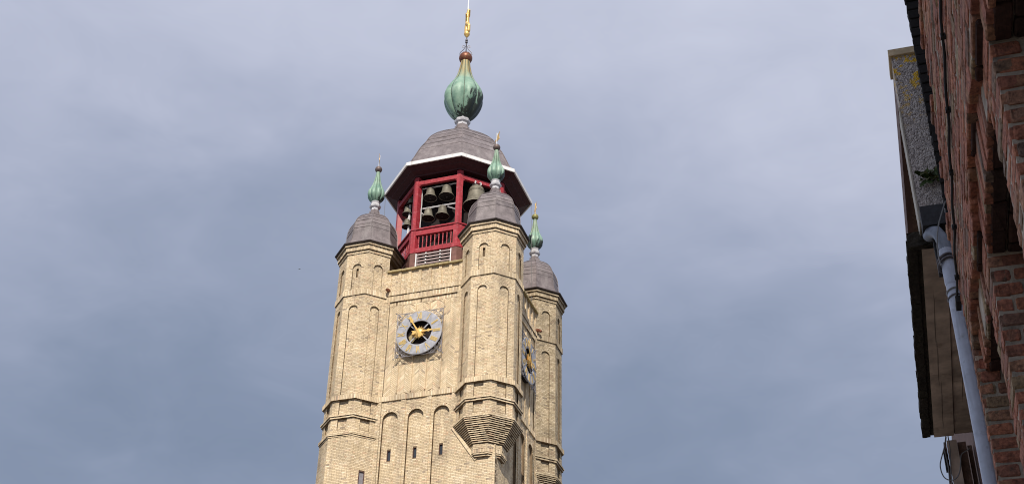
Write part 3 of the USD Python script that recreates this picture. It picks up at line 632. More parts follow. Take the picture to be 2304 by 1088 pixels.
def clock(fr0, label):
    fr = Frame(fr0.o + fr0.V * 29.86, fr0.U, fr0.N)
    ro, ri, d = 1.06, .58, .24
    ring = MB(); n = 72; t = np.arange(n) / n * 2 * math.pi
    V = []; 
    for r_, dd in ((ri, d - .03), (ri, d), (ri + .02, d + .012), (ro - .02, d + .012), (ro, d), (ro, d - .03)): V.append(fr.p(r_ * np.cos(t), r_ * np.sin(t), np.full(n, dd)))
    F = [[i * n + j, i * n + (j + 1) % n, ((i + 1) % 6) * n + (j + 1) % n, ((i + 1) % 6) * n + j] for i in range(6) for j in range(n)]
    ring.add(np.vstack(V), np.array(F)[:, ::-1])
    C = put('clock', ring, m_dial, B, label=label)
    for i, s in enumerate(NUM):
        a = math.pi / 2 - i * math.pi / 6; er = np.array([math.cos(a), math.sin(a)]); et = np.array([er[1], -er[0]])
        tot = sum(strokes(ch)[1] for ch in s); x = -tot / 2; m = MB(); hgt = .32; sc = .34
        for ch in s:
            st, w = strokes(ch); x += w / 2
            for (p, q) in st:
                P = [er * (.665 + y * hgt) + et * ((x + xx) * sc) for xx, y in (p, q)]
                bar2(m, fr, P[0], P[1], .027, d + .010, d + .03)
                for Pq, (xx, y) in zip(P, (p, q)):
                    e = et * .022; bar2(m, fr, Pq - e, Pq + e, .014, d + .010, d + .028)
            x += w / 2
        put('numeral', m, m_goldpaint, C)
    for k in range(12):
        a = math.pi / 2 - (k + .5) * math.pi / 6
        pass
    m = MB()                                                  # square iron frame with scrolled corners
    q = 1.07; dd = .20
    for sx, sy in ((1, 1), (1, -1), (-1, 1), (-1, -1)):
        f3 = lambda P2: fr.p([p[0] for p in P2], [p[1] for p in P2], [dd] * len(P2))
        g = MB()
        tube(g, f3([(sx * q, sy * .12), (sx * q, sy * q)]), .014, 5); tube(g, f3([(sx * .12, sy * q), (sx * q, sy * q)]), .014, 5)
        cx, cy = sx * .90, sy * .90
        rot = math.atan2(sy, sx)
        for (px, py, r0, tt, tn) in ((.97, .66, .09, 0, 1.2), (.66, .97, .09, 0, -1.2), (.98, .98, .085, 0, 1.2), (.80, .80, .07, 2, 1.1)):
            tube(g, f3(spiral((sx * px, sy * py), r0, .02, rot + tt, tn)), .013, 5)
        tube(g, f3([(sx * .98, sy * .46), (sx * 1.05, sy * .58), (sx * 1.01, sy * .74), (sx * .90, sy * .79), (sx * .86, sy * .90), (sx * .95, sy * 1.0), (sx * 1.08, sy * 1.08)]), .015, 5)
        tube(g, f3([(sx * .46, sy * .98), (sx * .58, sy * 1.05), (sx * .74, sy * 1.01), (sx * .79, sy * .90), (sx * .90, sy * .86)]), .015, 5)
        tube(g, [fr.p(sx * 1.0, sy * .9, dd), fr.p(sx * 1.0, sy * .9, -.05)], .016, 5)
        for ex, ey in ((sx * 1.13, sy * 1.13), (sx * .95, sy * .95)):
            tm = trimesh.creation.icosphere(1, .035); g.add(tm.vertices + fr.p(ex, ey, dd), tm.faces)
        put('scroll_ironwork', g, m_ironlight, C)
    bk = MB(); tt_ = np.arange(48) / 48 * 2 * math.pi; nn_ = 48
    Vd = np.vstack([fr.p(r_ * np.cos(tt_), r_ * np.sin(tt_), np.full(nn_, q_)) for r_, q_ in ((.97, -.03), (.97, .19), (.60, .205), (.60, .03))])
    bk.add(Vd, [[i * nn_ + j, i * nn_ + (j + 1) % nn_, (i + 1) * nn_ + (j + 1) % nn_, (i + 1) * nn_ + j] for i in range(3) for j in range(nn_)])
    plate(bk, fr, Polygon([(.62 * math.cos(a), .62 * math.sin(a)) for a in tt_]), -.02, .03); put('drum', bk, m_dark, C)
    bk = MB(); plate(bk, fr, Polygon([(-.50, -.12), (-.36, .02), (-.10, -.02), (-.14, -.20), (-.30, -.42), (-.42, -.36)]), .15, .17); put('movement_plate', bk, m_coping, C)  # patch of sunlight seen through the dial, made as a tan plate
    hub = MB()
    for k in range(4):
        a = math.pi / 4 + k * math.pi / 2; bar2(hub, fr, (.05 * math.cos(a), .05 * math.sin(a)), (.62 * math.cos(a), .62 * math.sin(a)), .055, d - .06, d - .032)
    tube(hub, [fr.p(0, 0, -.05), fr.p(0, 0, d + .05)], .07, 10); put('cross_arm', hub, m_dial, C)
    sb_ = MB(); n = 32
    P2 = []
    for k in range(2 * n):
        a = k * math.pi / n; r_ = (.335 if k % 4 == 0 else .27) if k % 2 == 0 else .16; P2.append((r_ * math.cos(a), r_ * math.sin(a)))
    plate(sb_, fr, Polygon(P2), d - .02, d + .008)
    v = np.array([(0.0, .2), (0, .0)]); cone = MB(); 
    rr = [(.2, d + .008), (.16, d + .05), (.09, d + .075), (.0005, d + .085)]; tt = np.arange(20) / 20 * 2 * math.pi
    Vc = np.vstack([fr.p(r_ * np.cos(tt), r_ * np.sin(tt), np.full(20, q_)) for r_, q_ in rr]); sb_.add(Vc, [[i * 20 + j, i * 20 + (j + 1) % 20, (i + 1) * 20 + (j + 1) % 20, (i + 1) * 20 + j] for i in range(3) for j in range(20)])
    put('sunburst', sb_, m_gold, C)
    def hand(name, ang, ln, w, dz):
        a = math.pi / 2 - math.radians(ang); er = np.array([math.cos(a), math.sin(a)]); et = np.array([er[1], -er[0]])
        sh = [(-.30, .0), (-.26, .05), (-.34, .09), (-.22, .10), (-.12, .05), (0, .05), (.35 * ln, w), (.62 * ln, w * .9), (.66 * ln, w * 2.0), (.74 * ln, w * 2.2), (.80 * ln, w * 1.1), (.93 * ln, w * 1.3), (ln, 0)]
        P2 = [er * y + et * x for y, x in sh] + [er * y - et * x for y, x in sh[::-1][1:-1]]
        m = MB(); plate(m, fr, Polygon([tuple(p) for p in P2]).buffer(0), dz, dz + .022); put(name, m, m_gold, C)
    hand('hour_hand', 87.5, .66, .032, d + .05); hand('minute_hand', -30, .92, .030, d + .085)
    return C
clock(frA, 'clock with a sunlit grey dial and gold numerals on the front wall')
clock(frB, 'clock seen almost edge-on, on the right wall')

# ---- lantern
ZB, ZR0, ZR1, ZP, ZE = 32.6, 34.76, 36.06, 39.06, 39.40
RL = 2.97
lant = MB(); octo(lant, CT, [(2.80, 34.70), (2.80, 34.775)]); 
LN = put('lantern', lant, m_brown, B, label='open octagonal red timber lantern holding the bells')
def lfr(k, r):
    th = -math.pi / 2 + k * math.pi / 4; N = np.array([math.cos(th), math.sin(th), 0]); U = np.array([-N[1], N[0], 0])
    return Frame(np.array([CT[0], CT[1], 0]) + N * r * math.cos(OCT), U, N), r * math.sin(OCT)
def corner(k, r, w, t):
    a = OCT + k * math.pi / 4; v = np.array([math.cos(a), math.sin(a)]) * r
    d1 = np.array([math.cos(a - OCT + 0 + math.pi / 2 + 2 * OCT * 0), 0]); 
    n1 = a - OCT; n2 = a + OCT
    e1 = np.array([math.sin(n1), -math.cos(n1)]); e2 = np.array([-math.sin(n2), math.cos(n2)])
    q = v * (1 - t / r / math.cos(OCT))
    return Polygon([tuple(v), tuple(v + e2 * w), tuple(q + e2 * w * .9), tuple(q + e1 * w * .9), tuple(v + e1 * w)])
def prism(poly, z0, z1):
    if not poly.exterior.is_ccw: poly = Polygon(list(poly.exterior.coords)[::-1])
    m = trimesh.creation.extrude_polygon(poly, z1 - z0, engine='earcut'); return MB().add(m.vertices + np.array([CT[0], CT[1], z0]), m.faces)
for k in range(8):
    put('corner_post', prism(corner(k, RL + .0, .165, .24), ZR1 - .0, ZP), m_red, LN)
    put('rail_post', prism(corner(k, RL + .045, .22, .26), ZR0 - .02, ZR1 - .075), m_red, LN)
    put('base_post', prism(corner(k, RL + .02, .26, .26), ZB, ZR0 - .022), m_brown, LN)
for k in range(8):
    fr, w = lfr(k, RL)
    m = MB(); bx(m, fr, -w - .02, w + .02, ZR1 - .073, ZR1 - .002, -.22, .075); put('handrail_cap', m, m_red, LN)
    m = MB(); bx(m, fr, -w + .18, w - .18, ZR1 - .36, ZR1 - .076, -.16, .02); put('top_rail', m, m_red, LN)
    m = MB(); bx(m, fr, -w + .18, w - .18, ZR0 - .01, ZR0 + .22, -.16, .02); put('bottom_rail', m, m_red, LN)
    nb = 9
    for i in range(nb):
        u = (-w + .24) + (2 * w - .48) * (i + .5) / nb; c = fr.p(u, 0, -.07)
        if k in (6, 7, 0, 1, 2): put('baluster', lathe(MB(), c[:2], [(.036, ZR0 + .221), (.036, ZR0 + .30), (.026, ZR0 + .33), (.034, ZR0 + .42), (.022, ZR0 + .48), (.040, ZR0 + .50), (.040, ZR0 + .53), (.022, ZR0 + .56), (.036, ZR0 + .68), (.024, ZR0 + .80), (.034, ZR0 + .85), (.034, ZR1 - .361)], 8), m_red, LN, smooth=50)
    # head beam and curved brackets
    m = MB(); bx(m, fr, -w + .15, w - .15, ZP - .44, ZP - .22, -.17, -.02); put('head_beam', m, m_red, LN)
    for s in (-1, 1):
        t = np.linspace(0, math.pi / 2, 7); rr = .20; P2 = [(0, 0), (rr, 0)] + [(rr - rr * math.sin(a), -rr + rr * math.cos(a) ) for a in t][0:] + [(0, -rr)]
        P2 = [(s * (w - .155 - x), ZP - .442 + y) for x, y in [(0, 0), (rr, 0)] + [(rr - rr * math.sin(a), -(rr - rr * math.cos(a))) for a in t[1:]]]
        pg = Polygon(P2).buffer(0)
        m = MB(); plate(m, fr, pg, -.15, -.04); put('bracket', m, m_red, LN)
    if k in (0,):                                             # louvres, front
        fb, wb = lfr(k, RL - .02)
        for s in (-1, 1):
            m = MB(); bx(m, fb, *(sorted((s * (wb - .30), s * (wb - .23)))), ZB + .3, ZR0 - .06, -.16, .02); put('louvre_stile', m, m_white, LN)
        for i in range(7):
            z = ZR0 - .11 - i * .175
            m = MB(); f2 = Frame(fb.p(0, z, -.02), fb.U, fb.N * .85 - np.array([0, 0, .53]), fb.N * .53 + np.array([0, 0, .85])); bx(m, f2, -wb + .303, wb - .303, -.040, .040, -.012, .012); put('louvre_slat', m, m_slat, LN)
            for u in (-.36, .34):
                m = MB(); bx(m, fb, u - .03, u + .03, z - .03, z + .035, -.03, .035); put('slat_clip', m, m_white, LN)
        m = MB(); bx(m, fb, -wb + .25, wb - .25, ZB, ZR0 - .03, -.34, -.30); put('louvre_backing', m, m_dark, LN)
    else:
        m = MB(); bx(m, fr, -w + .22, w - .22, ZB, ZR0 - .03, -.2, -.06); put('base_panel', m, m_brown, LN)
# ceiling and soffit
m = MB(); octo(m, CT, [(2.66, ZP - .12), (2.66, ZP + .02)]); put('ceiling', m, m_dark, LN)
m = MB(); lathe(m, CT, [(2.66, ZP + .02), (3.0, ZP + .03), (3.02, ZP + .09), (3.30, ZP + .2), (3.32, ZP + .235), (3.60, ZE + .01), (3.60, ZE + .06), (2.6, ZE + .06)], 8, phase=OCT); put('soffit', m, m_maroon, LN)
for k in range(8):
    fr, w = lfr(k, 3.655)
    m = MB(); bx(m, fr, -w, -w + .245, ZE, ZE + .185, -.06, 0.0); bx(m, fr, -w + .255, w, ZE, ZE + .185, -.06, 0.001); put('fascia', m, m_white, LN)
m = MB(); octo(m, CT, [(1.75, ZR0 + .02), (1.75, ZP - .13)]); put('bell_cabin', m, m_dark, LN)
mdprof = [(3.60, ZE + .187), (3.40, 39.75), (3.25, 40.0), (3.02, 40.5), (2.78, 41.0), (2.47, 41.5), (2.20, 42.0), (1.87, 42.4), (1.45, 42.8), (1.02, 43.15), (.62, 43.45), (.41, 43.62), (.36, 43.75), (.33, 43.98)]
lead_dome('lantern_roof', CT, mdprof, [ZE + .187, 40.85, 41.3, 41.72, 42.1, 42.45, 42.75, 43.0, 43.3, 43.98], 'great lead dome over the lantern')
bz = [44.42, 44.55, 44.8, 45.1, 45.4, 45.8, 46.2, 46.6, 47.0, 47.4, 47.9, 48.35]; br = [.30, .48, .69, .86, .98, 1.06, .97, .78, .55, .41, .305, .242]
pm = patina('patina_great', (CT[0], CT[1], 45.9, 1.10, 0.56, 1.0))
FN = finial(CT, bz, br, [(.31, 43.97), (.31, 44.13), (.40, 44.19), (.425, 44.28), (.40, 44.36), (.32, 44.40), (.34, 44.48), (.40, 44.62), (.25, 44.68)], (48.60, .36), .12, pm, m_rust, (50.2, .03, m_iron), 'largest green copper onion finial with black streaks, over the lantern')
for k in range(4):
    a = math.radians(20 + 90 * k); d_ = np.array([math.cos(a), math.sin(a)])
    f3 = lambda P2: [(CT[0] + d_[0] * x, CT[1] + d_[1] * x, z) for x, z in P2]
    m = MB(); tube(m, f3([(.33, 48.85), (.30, 49.0), (.12, 49.22), (.05, 49.42), (.12, 49.5), (.2, 49.46), (.2, 49.36), (.13, 49.34)]), .018, 5); tube(m, f3([(.22, 48.93), (.16, 49.05), (.08, 49.03), (.09, 48.95)]), .016, 5); put('iron_scroll', m, m_iron, FN)
for z in (49.72, 49.86):
    m = MB(); ball(m, (CT[0], CT[1], z), .075, 10); put('knob', m, m_iron, FN, smooth=True)
# gilded lion vane: seen from the end
def chain(js): return m3.Manifold.batch_hull([m3.Manifold.sphere(r, 14).translate(list(map(float, p))) for p, r in js])
view = np.array([CT[0] - CAM[0], CT[1] - CAM[1], 0]); view /= np.linalg.norm(view); side = np.array([-view[1], view[0], 0])
def q_(x, y, z): return np.array([CT[0], CT[1], 0]) + side * x + view * y + np.array([0, 0, z])
parts = [chain([(q_(0, 0, 50.12), .06), (q_(0, 0, 50.32), .165)]), chain([(q_(0, 0, 50.32), .165), (q_(0, 0, 50.55), .10)]),
         chain([(q_(.05, .1, 50.45), .1), (q_(.07, .16, 50.85), .085), (q_(.02, .1, 51.0), .12)]), chain([(q_(-.08, -.12, 50.45), .09), (q_(-.09, -.2, 50.8), .075)]), chain([(q_(-.09, -.2, 50.8), .07), (q_(0, 0, 51.05), .13)]),
         chain([(q_(0, .05, 51.0), .10), (q_(.02, 0, 51.35), .11)]), chain([(q_(.02, 0, 51.35), .11), (q_(0, -.05, 51.65), .10)]), chain([(q_(0, -.05, 51.65), .10), (q_(-.02, -.14, 51.95), .06)]),
         chain([(q_(.07, -.05, 51.5), .055), (q_(.09, -.35, 51.45), .04)]), chain([(q_(-.07, -.05, 51.55), .055), (q_(-.09, -.38, 51.7), .04)]), chain([(q_(.02, .22, 51.1), .05), (q_(.05, .4, 51.5), .045), (q_(.05, .35, 51.75), .06)])]
mm = parts[0]
for p in parts[1:]: mm = mm + p
mm = mm.refine_to_length(.06); me = mm.to_mesh(); tmh = trimesh.Trimesh(me.vert_properties[:, :3], me.tri_verts); trimesh.smoothing.filter_taubin(tmh, iterations=8)
VN = put('weather_vane', (tmh.vertices, tmh.faces), m_gold, B, smooth=50, label='gilded figure vane above the great onion finial')
put('staff', tube(MB(), [(CT[0], CT[1], 51.6), (CT[0] + .0, CT[1], 54.0)], [.045, .02], 8), m_white, VN)
# lightning wires from the eaves
for k, (tx, ty) in ((4, (-D + .6, 1.0)), (0, (0.3, D - .9))):
    a = OCT + k * math.pi / 4; p0 = np.array([CT[0] + 3.6 * math.cos(a), CT[1] + 3.6 * math.sin(a), ZE]); p1 = np.array([p0[0] * .5 + tx * .5, p0[1] * .5 + ty * .5, 33.4])
    pts = [p0 + (p1 - p0) * t + np.array([0, 0, -.6 * math.sin(math.pi * t)]) for t in np.linspace(0, 1, 9)]
    put('lightning_wire', tube(MB(), pts, .010, 4), m_wire, B)

# bell frame, part of the lantern
fA, wA = lfr(0, RL)
def P_A(u, z, back): return np.array([u, CT[1] - RL * math.cos(OCT) + back, z])
for pts, r_ in (([P_A(-3.94, 35.2, .36), P_A(-3.94, 38.48, .36)], .045), ([P_A(-3.85, 37.45, .36), P_A(-2.12, 37.45, .36)], .05), ([P_A(-2.6, 37.36, .4), P_A(-2.1, 37.2, .6)], .04),
                ([P_A(-3.93, 37.25, .36), P_A(-3.6, 37.0, .6)], .04), ([P_A(-4.8, 35.2, 1.0), P_A(-4.8, 38.8, 1.0)], .05), ([P_A(-4.9, 36.6, 1.0), P_A(-4.2, 36.7, 1.0)], .05), ([P_A(-3.95, 38.60, .36), P_A(-2.1, 38.60, .36)], .04)):
    put('bell_beam', tube(MB(), pts, r_, 4), m_white, LN)
def bell(x, y, ztop, R0, label, crown=False):
    h = R0 * 1.85; z0 = ztop - h
    b = thing('bell', label, 'bell', (x, y, z0), 'bells of the carillon in the red lantern')
    prof = [(R0 * .93, z0 + .021), (R0, z0), (R0 * .985, z0 + .04 * h), (R0 * .86, z0 + .13 * h), (R0 * .74, z0 + .26 * h), (R0 * .655, z0 + .42 * h), (R0 * .61, z0 + .60 * h), (R0 * .575, z0 + .76 * h), (R0 * .50, z0 + .87 * h), (R0 * .36, z0 + .945 * h), (R0 * .16, z0 + .97 * h), (R0 * .0005, z0 + .975 * h)]
    inner = [(R0 * .0005, z0 + .90 * h), (R0 * .42, z0 + .84 * h), (R0 * .54, z0 + .6 * h), (R0 * .66, z0 + .26 * h), (R0 * .86, z0 + .06 * h), (R0 * .93, z0 + .02)]
    p = put('bell_body', lathe(MB(), (x, y), prof, 28), m_bell, b, smooth=40); put('hollow', lathe(MB(), (x, y), inner, 28), m_dark, p)  # shade inside the bell put into the near-black colour of its lining
    for zz, rr in ((.12, .885), (.66, .60), (.72, .59)):
        put('moulding', tube(MB(), [(x + R0 * rr * math.cos(a), y + R0 * rr * math.sin(a), z0 + zz * h) for a in np.arange(20) / 20 * 6.2832], R0 * .022, 5, closed=True), m_bell, p)
    m = MB(); ball(m, (x, y, ztop + .02), R0 * .13, 10); put('crown', m, m_white if not crown else m_zinc, b, smooth=True)
    if crown:
        for a in np.arange(4) * math.pi / 2: put('crown_loop', tube(MB(), [(x + R0 * .1 * math.cos(a), y + R0 * .1 * math.sin(a), ztop - .02), (x + R0 * .34 * math.cos(a), y + R0 * .34 * math.sin(a), ztop + .03), (x + R0 * .3 * math.cos(a), y + R0 * .3 * math.sin(a), ztop + .16), (x, y, ztop + .15)], R0 * .06, 6), m_zinc, b)
    put('clapper', tube(MB(), [(x, y, z0 + .8 * h), (x, y, z0 + .05 * h), (x, y, z0 - .03 * h)], [R0 * .04, R0 * .05, R0 * .1], 6), m_iron, b)
yb = P_A(0, 0, .75)[1]
for u, zt, r_, back, lab in ((-3.50, 38.60, .335, .36, 'bronze bell hanging upper left in the front opening of the lantern'), (-2.67, 38.60, .375, .36, 'bronze bell hanging upper right in the front opening of the lantern'),
                        (-3.55, 37.41, .315, .36, 'bronze bell hanging lower left under the white bar in the front opening'), (-2.83, 37.43, .335, .36, 'bronze bell hanging lower right under the white bar in the front opening')):
    bell(u, P_A(0, 0, back)[1], zt, r_, lab)
bell(-1.31, P_A(0, 0, .75)[1], 38.50, .65, 'largest bronze bell in the right opening behind the near turret', True)
bell(-4.93, P_A(0, 0, 1.03)[1], 38.24, .25, 'small bell hanging high in the narrow left opening of the lantern')
bell(-4.74, P_A(0, 0, 1.03)[1], 38.74, .25, 'small bell half hidden by the left lantern post')
bell(-4.90, P_A(0, 0, 1.03)[1], 37.50, .25, 'lower small bell in the narrow left opening of the lantern')

# ------------------------------------------------------------------ the street on the right
AZ = math.radians(-2.0); EV = np.array([math.sin(AZ), math.cos(AZ), 0]); NV = np.array([math.cos(AZ), -math.sin(AZ), 0])
d_ = 0.55                                                    # lateral distance of the facade from the lens
def SP(al, lat, h): return np.array([CAM[0], CAM[1], 0]) + EV * al + NV * lat + np.array([0, 0, CAM[2] + h])
def wfr(lat): return Frame(SP(0, lat, 0), EV, -NV)           # the street front: U along the street, N towards it
def rfr(al): return Frame(SP(al, 0, 0), NV, -EV)             # returns facing the viewer: U = lateral
house = thing('brick_house', 'dark red brick house front with tall recessed windows, close on the right', 'house', SP(5, 1, -1.6))
def rough_brick(rows, fr, mb):
    """Hand-made bricks with worn edges: 24 vertices, chamfered, slightly out of true."""
    c = .004
    for u0, u1, v0, v1, a, b in rows:
        V = []; 
        cu, cv = (u0 + u1) / 2, (v0 + v1) / 2
        for (dep, ins) in ((a, 0), (b - c, 0), (b, c)):
            for su, sv in ((-1, -1), (1, -1), (1, 1), (-1, 1)):
                ju, jv = R.uniform(-.004, .004), R.uniform(-.003, .003)
                uu = (u0 if su < 0 else u1) - su * ins; vv = (v0 if sv < 0 else v1) - sv * ins
                # cut corner: two points per corner
                V.append((uu + ju - su * .007, vv + jv, dep + (R.uniform(-.002, .003) if ins else 0))); V.append((uu + ju, vv + jv - sv * .007, dep + (R.uniform(-.002, .003) if ins else 0)))
        V = np.array(V)
        order = [0, 2, 3, 5, 4, 6, 7, 1]                      # walk round the octagon
        # per corner the points are (2k, 2k+1); arrange anticlockwise
        ring = [1 - 1, 2, 3, 5, 4, 6, 7, 1]
        F = []
        for l in (0, 1):
            for k in range(8): 
                p, q = ring[k], ring[(k + 1) % 8]; F += [[l * 8 + p, l * 8 + q, l * 8 + 8 + q], [l * 8 + p, l * 8 + 8 + q, l * 8 + 8 + p]]
        for k in range(1, 7): F.append([16 + ring[0], 16 + ring[k], 16 + ring[k + 1]])
        mb.add(fr.p(V[:, 0], V[:, 1], V[:, 2]), F)
    return mb
SOF = []
mort = MB(); rb = []                                         # rb: (frame, row) for every brick
HB = 1.35; CR = 0.0725
def hfill(fr, z0, z1, iv, d=0.0, hdr=.15, L=.225, thick=.06, h=CR):
    for r_ in courses(z0, z1, iv, d=d, thick=thick, L=L, h=h, j=.014, hdr=hdr, jit=.003): rb.append((fr, r_))
Hh, HA, Hr, du = 5.71 * d_, 6.13 * d_, 5.90 * d_, .93 * d_
PIERS = [(1.6, 2.2), (4.25, 4.85), (6.86, 7.46), (9.40, 9.95), (11.40, 11.56)]
PIERS = [(a * d_, b * d_) for a, b in PIERS]
END = 11.56 * d_
fw_ = wfr(d_)
TH = .30
for a, b in PIERS:
    far = a > 11 * d_; lf = du if far else d_; fp = wfr(lf); ht = HA if far else Hh
    plate(mort, fp, sbox(a + .008, HB, b - .008, ht), -TH, -.004)
    hfill(fp, HB, ht, lambda z: [(a, b)], hdr=.4)
    fr = rfr(a); plate(mort, fr, sbox(lf + .004, HB, lf + TH - .01, ht), -.03, -.004)
    hfill(fr, HB, ht, lambda z: [(lf + .014, lf + TH)], hdr=.5, thick=.03)
    if far: continue
    plate(mort, wfr(du), sbox(a + .005, Hr + .015, b - .005, HA), -.06, -.004)
    hfill(wfr(du), Hr, HA, lambda z: [(a, b)], hdr=.3, thick=.045)
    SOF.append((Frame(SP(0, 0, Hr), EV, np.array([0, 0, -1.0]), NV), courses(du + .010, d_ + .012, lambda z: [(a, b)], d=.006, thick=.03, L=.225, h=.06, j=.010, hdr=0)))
for (a0, a1), (b0, b1) in zip(PIERS[:-1], PIERS[1:]):       # lintels of upright bricks
    plate(mort, fw_, sbox(a1 - .01, Hh + .03, b0 + .01, HA), -TH, -.004)
    for r_ in soldiers(Hh, HA - .004, a1, b0, w=.078, j=.012, thick=.025): rb.append((fw_, r_))
    for s_, u_ in ((1, a1), (-1, b0)):                       # haunches: the recess over the opening closes in an arch
        w_ = .085
        for q in range(6):
            z0_ = Hr + (HA - Hr) * math.sin(math.pi / 2 * (q + .5) / 6) ** .8
            if HA - z0_ < .006: continue
            ua_, ub_ = sorted((u_ + s_ * q * w_, u_ + s_ * (q + 1) * w_))
            rb.append((wfr(du), (ua_ + .004, ub_ - .004, z0_, HA + .004, -.045, .0)))
    sof = Frame(SP(0, 0, Hh), EV, np.array([0, 0, -1.0]), NV)
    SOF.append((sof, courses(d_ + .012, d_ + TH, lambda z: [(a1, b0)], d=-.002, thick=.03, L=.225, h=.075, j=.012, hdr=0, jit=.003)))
    w = MB(); fg = wfr(d_ + .20); bx(w, fg, a1, b0, HB, Hh, -.06, -.03)
    p = put('window', w, m_glassdark, house)
    m = MB(); bx(m, fg, a1, a1 + .05, HB, Hh, -.028, .0); bx(m, fg, b0 - .05, b0, HB, Hh, -.028, .0); bx(m, fg, a1 + .05, b0 - .05, Hh - .05, Hh, -.028, 0); bx(m, fg, a1 + .05, b0 - .05, HB, HB + .05, -.028, 0); bx(m, fg, (a1 + b0) / 2 - .03, (a1 + b0) / 2 + .03, HB + .05, Hh - .05, -.028, 0); put('frame', m, m_plank, p)
# brick undersides of the projecting upper wall, their shade painted in by darker brick
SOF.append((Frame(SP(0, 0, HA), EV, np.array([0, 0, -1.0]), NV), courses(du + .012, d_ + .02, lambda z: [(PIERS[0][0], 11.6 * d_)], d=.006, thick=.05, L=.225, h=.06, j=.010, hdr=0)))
for a, b in PIERS[:-1]: plate(mort, fw_, sbox(a, Hh, b, HA), -TH, -.004); hfill(fw_, Hh, Hr, lambda z: [(a, b)], hdr=.4)
# upper wall: a stepped gable
steps = [(11.62, 7.25), (11.17, 7.60), (10.82, 8.10), (10.42, 8.66), (8.92, 9.75), (7.9, 10.9), (6.9, 12.0), (5.9, 13.1), (4.9, 14.2), (3.9, 15.3), (2.9, 16.4)]
outline = [(-6.0, HA), (11.62 * d_, HA)]
x = 11.62
for i, (a, h) in enumerate(steps):
    outline.append((a * d_, h * d_))
    nx = steps[i + 1][0] if i + 1 < len(steps) else 1.9
    outline.append((nx * d_, h * d_))
outline.append((-6.0, 16.4 * d_))
gable = Polygon(outline).buffer(0)
plate(mort, wfr(du), gable.intersection(sbox(-20, HA + .03, 30, 60)), -.32, -.004)
def gtop(z):
    for i, (a, h) in enumerate(steps):
        if z < h * d_: return a * d_
    return 1.9 * d_
hfill(wfr(du), HA, 11.0 * d_, lambda z: [(3.6 * d_, gtop(z))], hdr=.3, thick=.05)
for i, (a, h) in enumerate(steps[:7]):                       # ends of the gable steps, facing away, and top copings
    nx = steps[i + 1][0]; z0 = HA if i == 0 else steps[i - 1][1] * d_
    for q in range(max(1, int((a - nx) * d_ / .11))):
        u = nx * d_ + q * .112; 
        if u + .1 < a * d_: rb.append((wfr(du), (u + .006, u + .105, h * d_ - .004, h * d_ + .05, -.24, .012)))
# house body, mostly out of the picture
body = MB(); fb = wfr(d_ + TH); bx(body, fb, -6.0, END - .02, -1.6, Hh + .2, -7.5, -.0); bx(body, wfr(du), -6.0, END, -1.6, HB, -.4, -.012 - .02)
bx(body, wfr(du + .32), -6.0, 11.0 * d_, Hh + .2, 8.0 * d_, -7.0, 0)
W_ = put('wall', mort, m_rmortar, house)
put('house_body', body, m_farred, house)
rfm = MB(); apex = 16.0 * d_; 
Lr = [SP(-6, du + .33, apex), SP(1.9 * d_, du + .33, apex), SP(10.8 * d_, du + .33, 7.9 * d_), SP(-6, du + 7, apex), SP(1.9 * d_, du + 7, apex), SP(10.8 * d_, du + 7, 7.9 * d_), SP(-6, du + .33, 7.9 * d_), SP(-6, du + 7, 7.9 * d_)]
rfm.add(np.array(Lr), np.array([[0, 1, 4], [0, 4, 3], [1, 2, 5], [1, 5, 4], [0, 6, 2], [0, 2, 1], [3, 5, 7], [3, 4, 5], [6, 7, 5], [6, 5, 2], [0, 3, 7], [0, 7, 6]])); put('roof', rfm, m_slate, house)
# bricks: the 300 that show largest are single, the rest one mesh
cs = np.array([fr.p((r_[0] + r_[1]) / 2, (r_[2] + r_[3]) / 2, r_[5]) for fr, r_ in rb])
nn = np.array([fr.N for fr, r_ in rb])
x_, y_, z_ = project(cs)
dv = CAM - cs; dist = np.linalg.norm(dv, axis=1); cosv = np.clip((nn * dv).sum(1) / dist, 0, 1)
ar = np.array([(r_[1] - r_[0]) * (r_[3] - r_[2]) for fr, r_ in rb]) * cosv / dist ** 2 * ((x_ > 2030) & (x_ < 2330) & (y_ > -40) & (y_ < 1110) & (z_ > 0))
pick = np.argsort(-ar)[:300]; sel = np.zeros(len(rb), bool); sel[pick] = True
for i in pick: put('brick', rough_brick([rb[i][1]], rb[i][0], MB()), m_rbrick, W_)
rest = MB()
for i in np.nonzero(~sel)[0]: rough_brick([rb[i][1]], rb[i][0], rest)
put('brick_facing', rest, m_rbrick, house, kind='stuff')
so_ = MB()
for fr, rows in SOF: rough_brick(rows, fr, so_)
put('lintel_brick', so_, m_shadebrick, house, kind='stuff')  # soffit layer with the shade painted into the brick colour

# cable clipped along the wall
CB = thing('wall_cable', 'black cable clipped along the upper brick wall', 'cable', SP(5, du, 3.8))
cp = [(2.5, 7.9), (5.5, 7.5), (8.09, 7.15), (8.95, 6.97), (9.87, 6.85), (11.2, 6.72), (11.8, 6.64)]
ca = np.linspace(2.5, 11.8, 60); chh = np.interp(ca, [c[0] for c in cp], [c[1] for c in cp])
put('cable', tube(MB(), [SP(a * d_, du - .014 + .003 * math.sin(a * 9), h * d_ + .004 * math.sin(a * 5.3)) for a, h in zip(ca, chh)], .0068, 6), m_cable, CB)
for a in np.arange(7.6, 11.8, .75):
    h = np.interp(a, ca, chh); m = MB(); bx(m, wfr(du), a * d_ - .010, a * d_ + .010, h * d_ - .011, h * d_ + .011, -.01, .023); put('clip', m, m_cable, CB)
m = MB(); bx(m, wfr(du), 11.60 * d_, 11.78 * d_, 6.58 * d_, 6.645 * d_, .0, .028); put('junction_end', m, m_cable, CB)

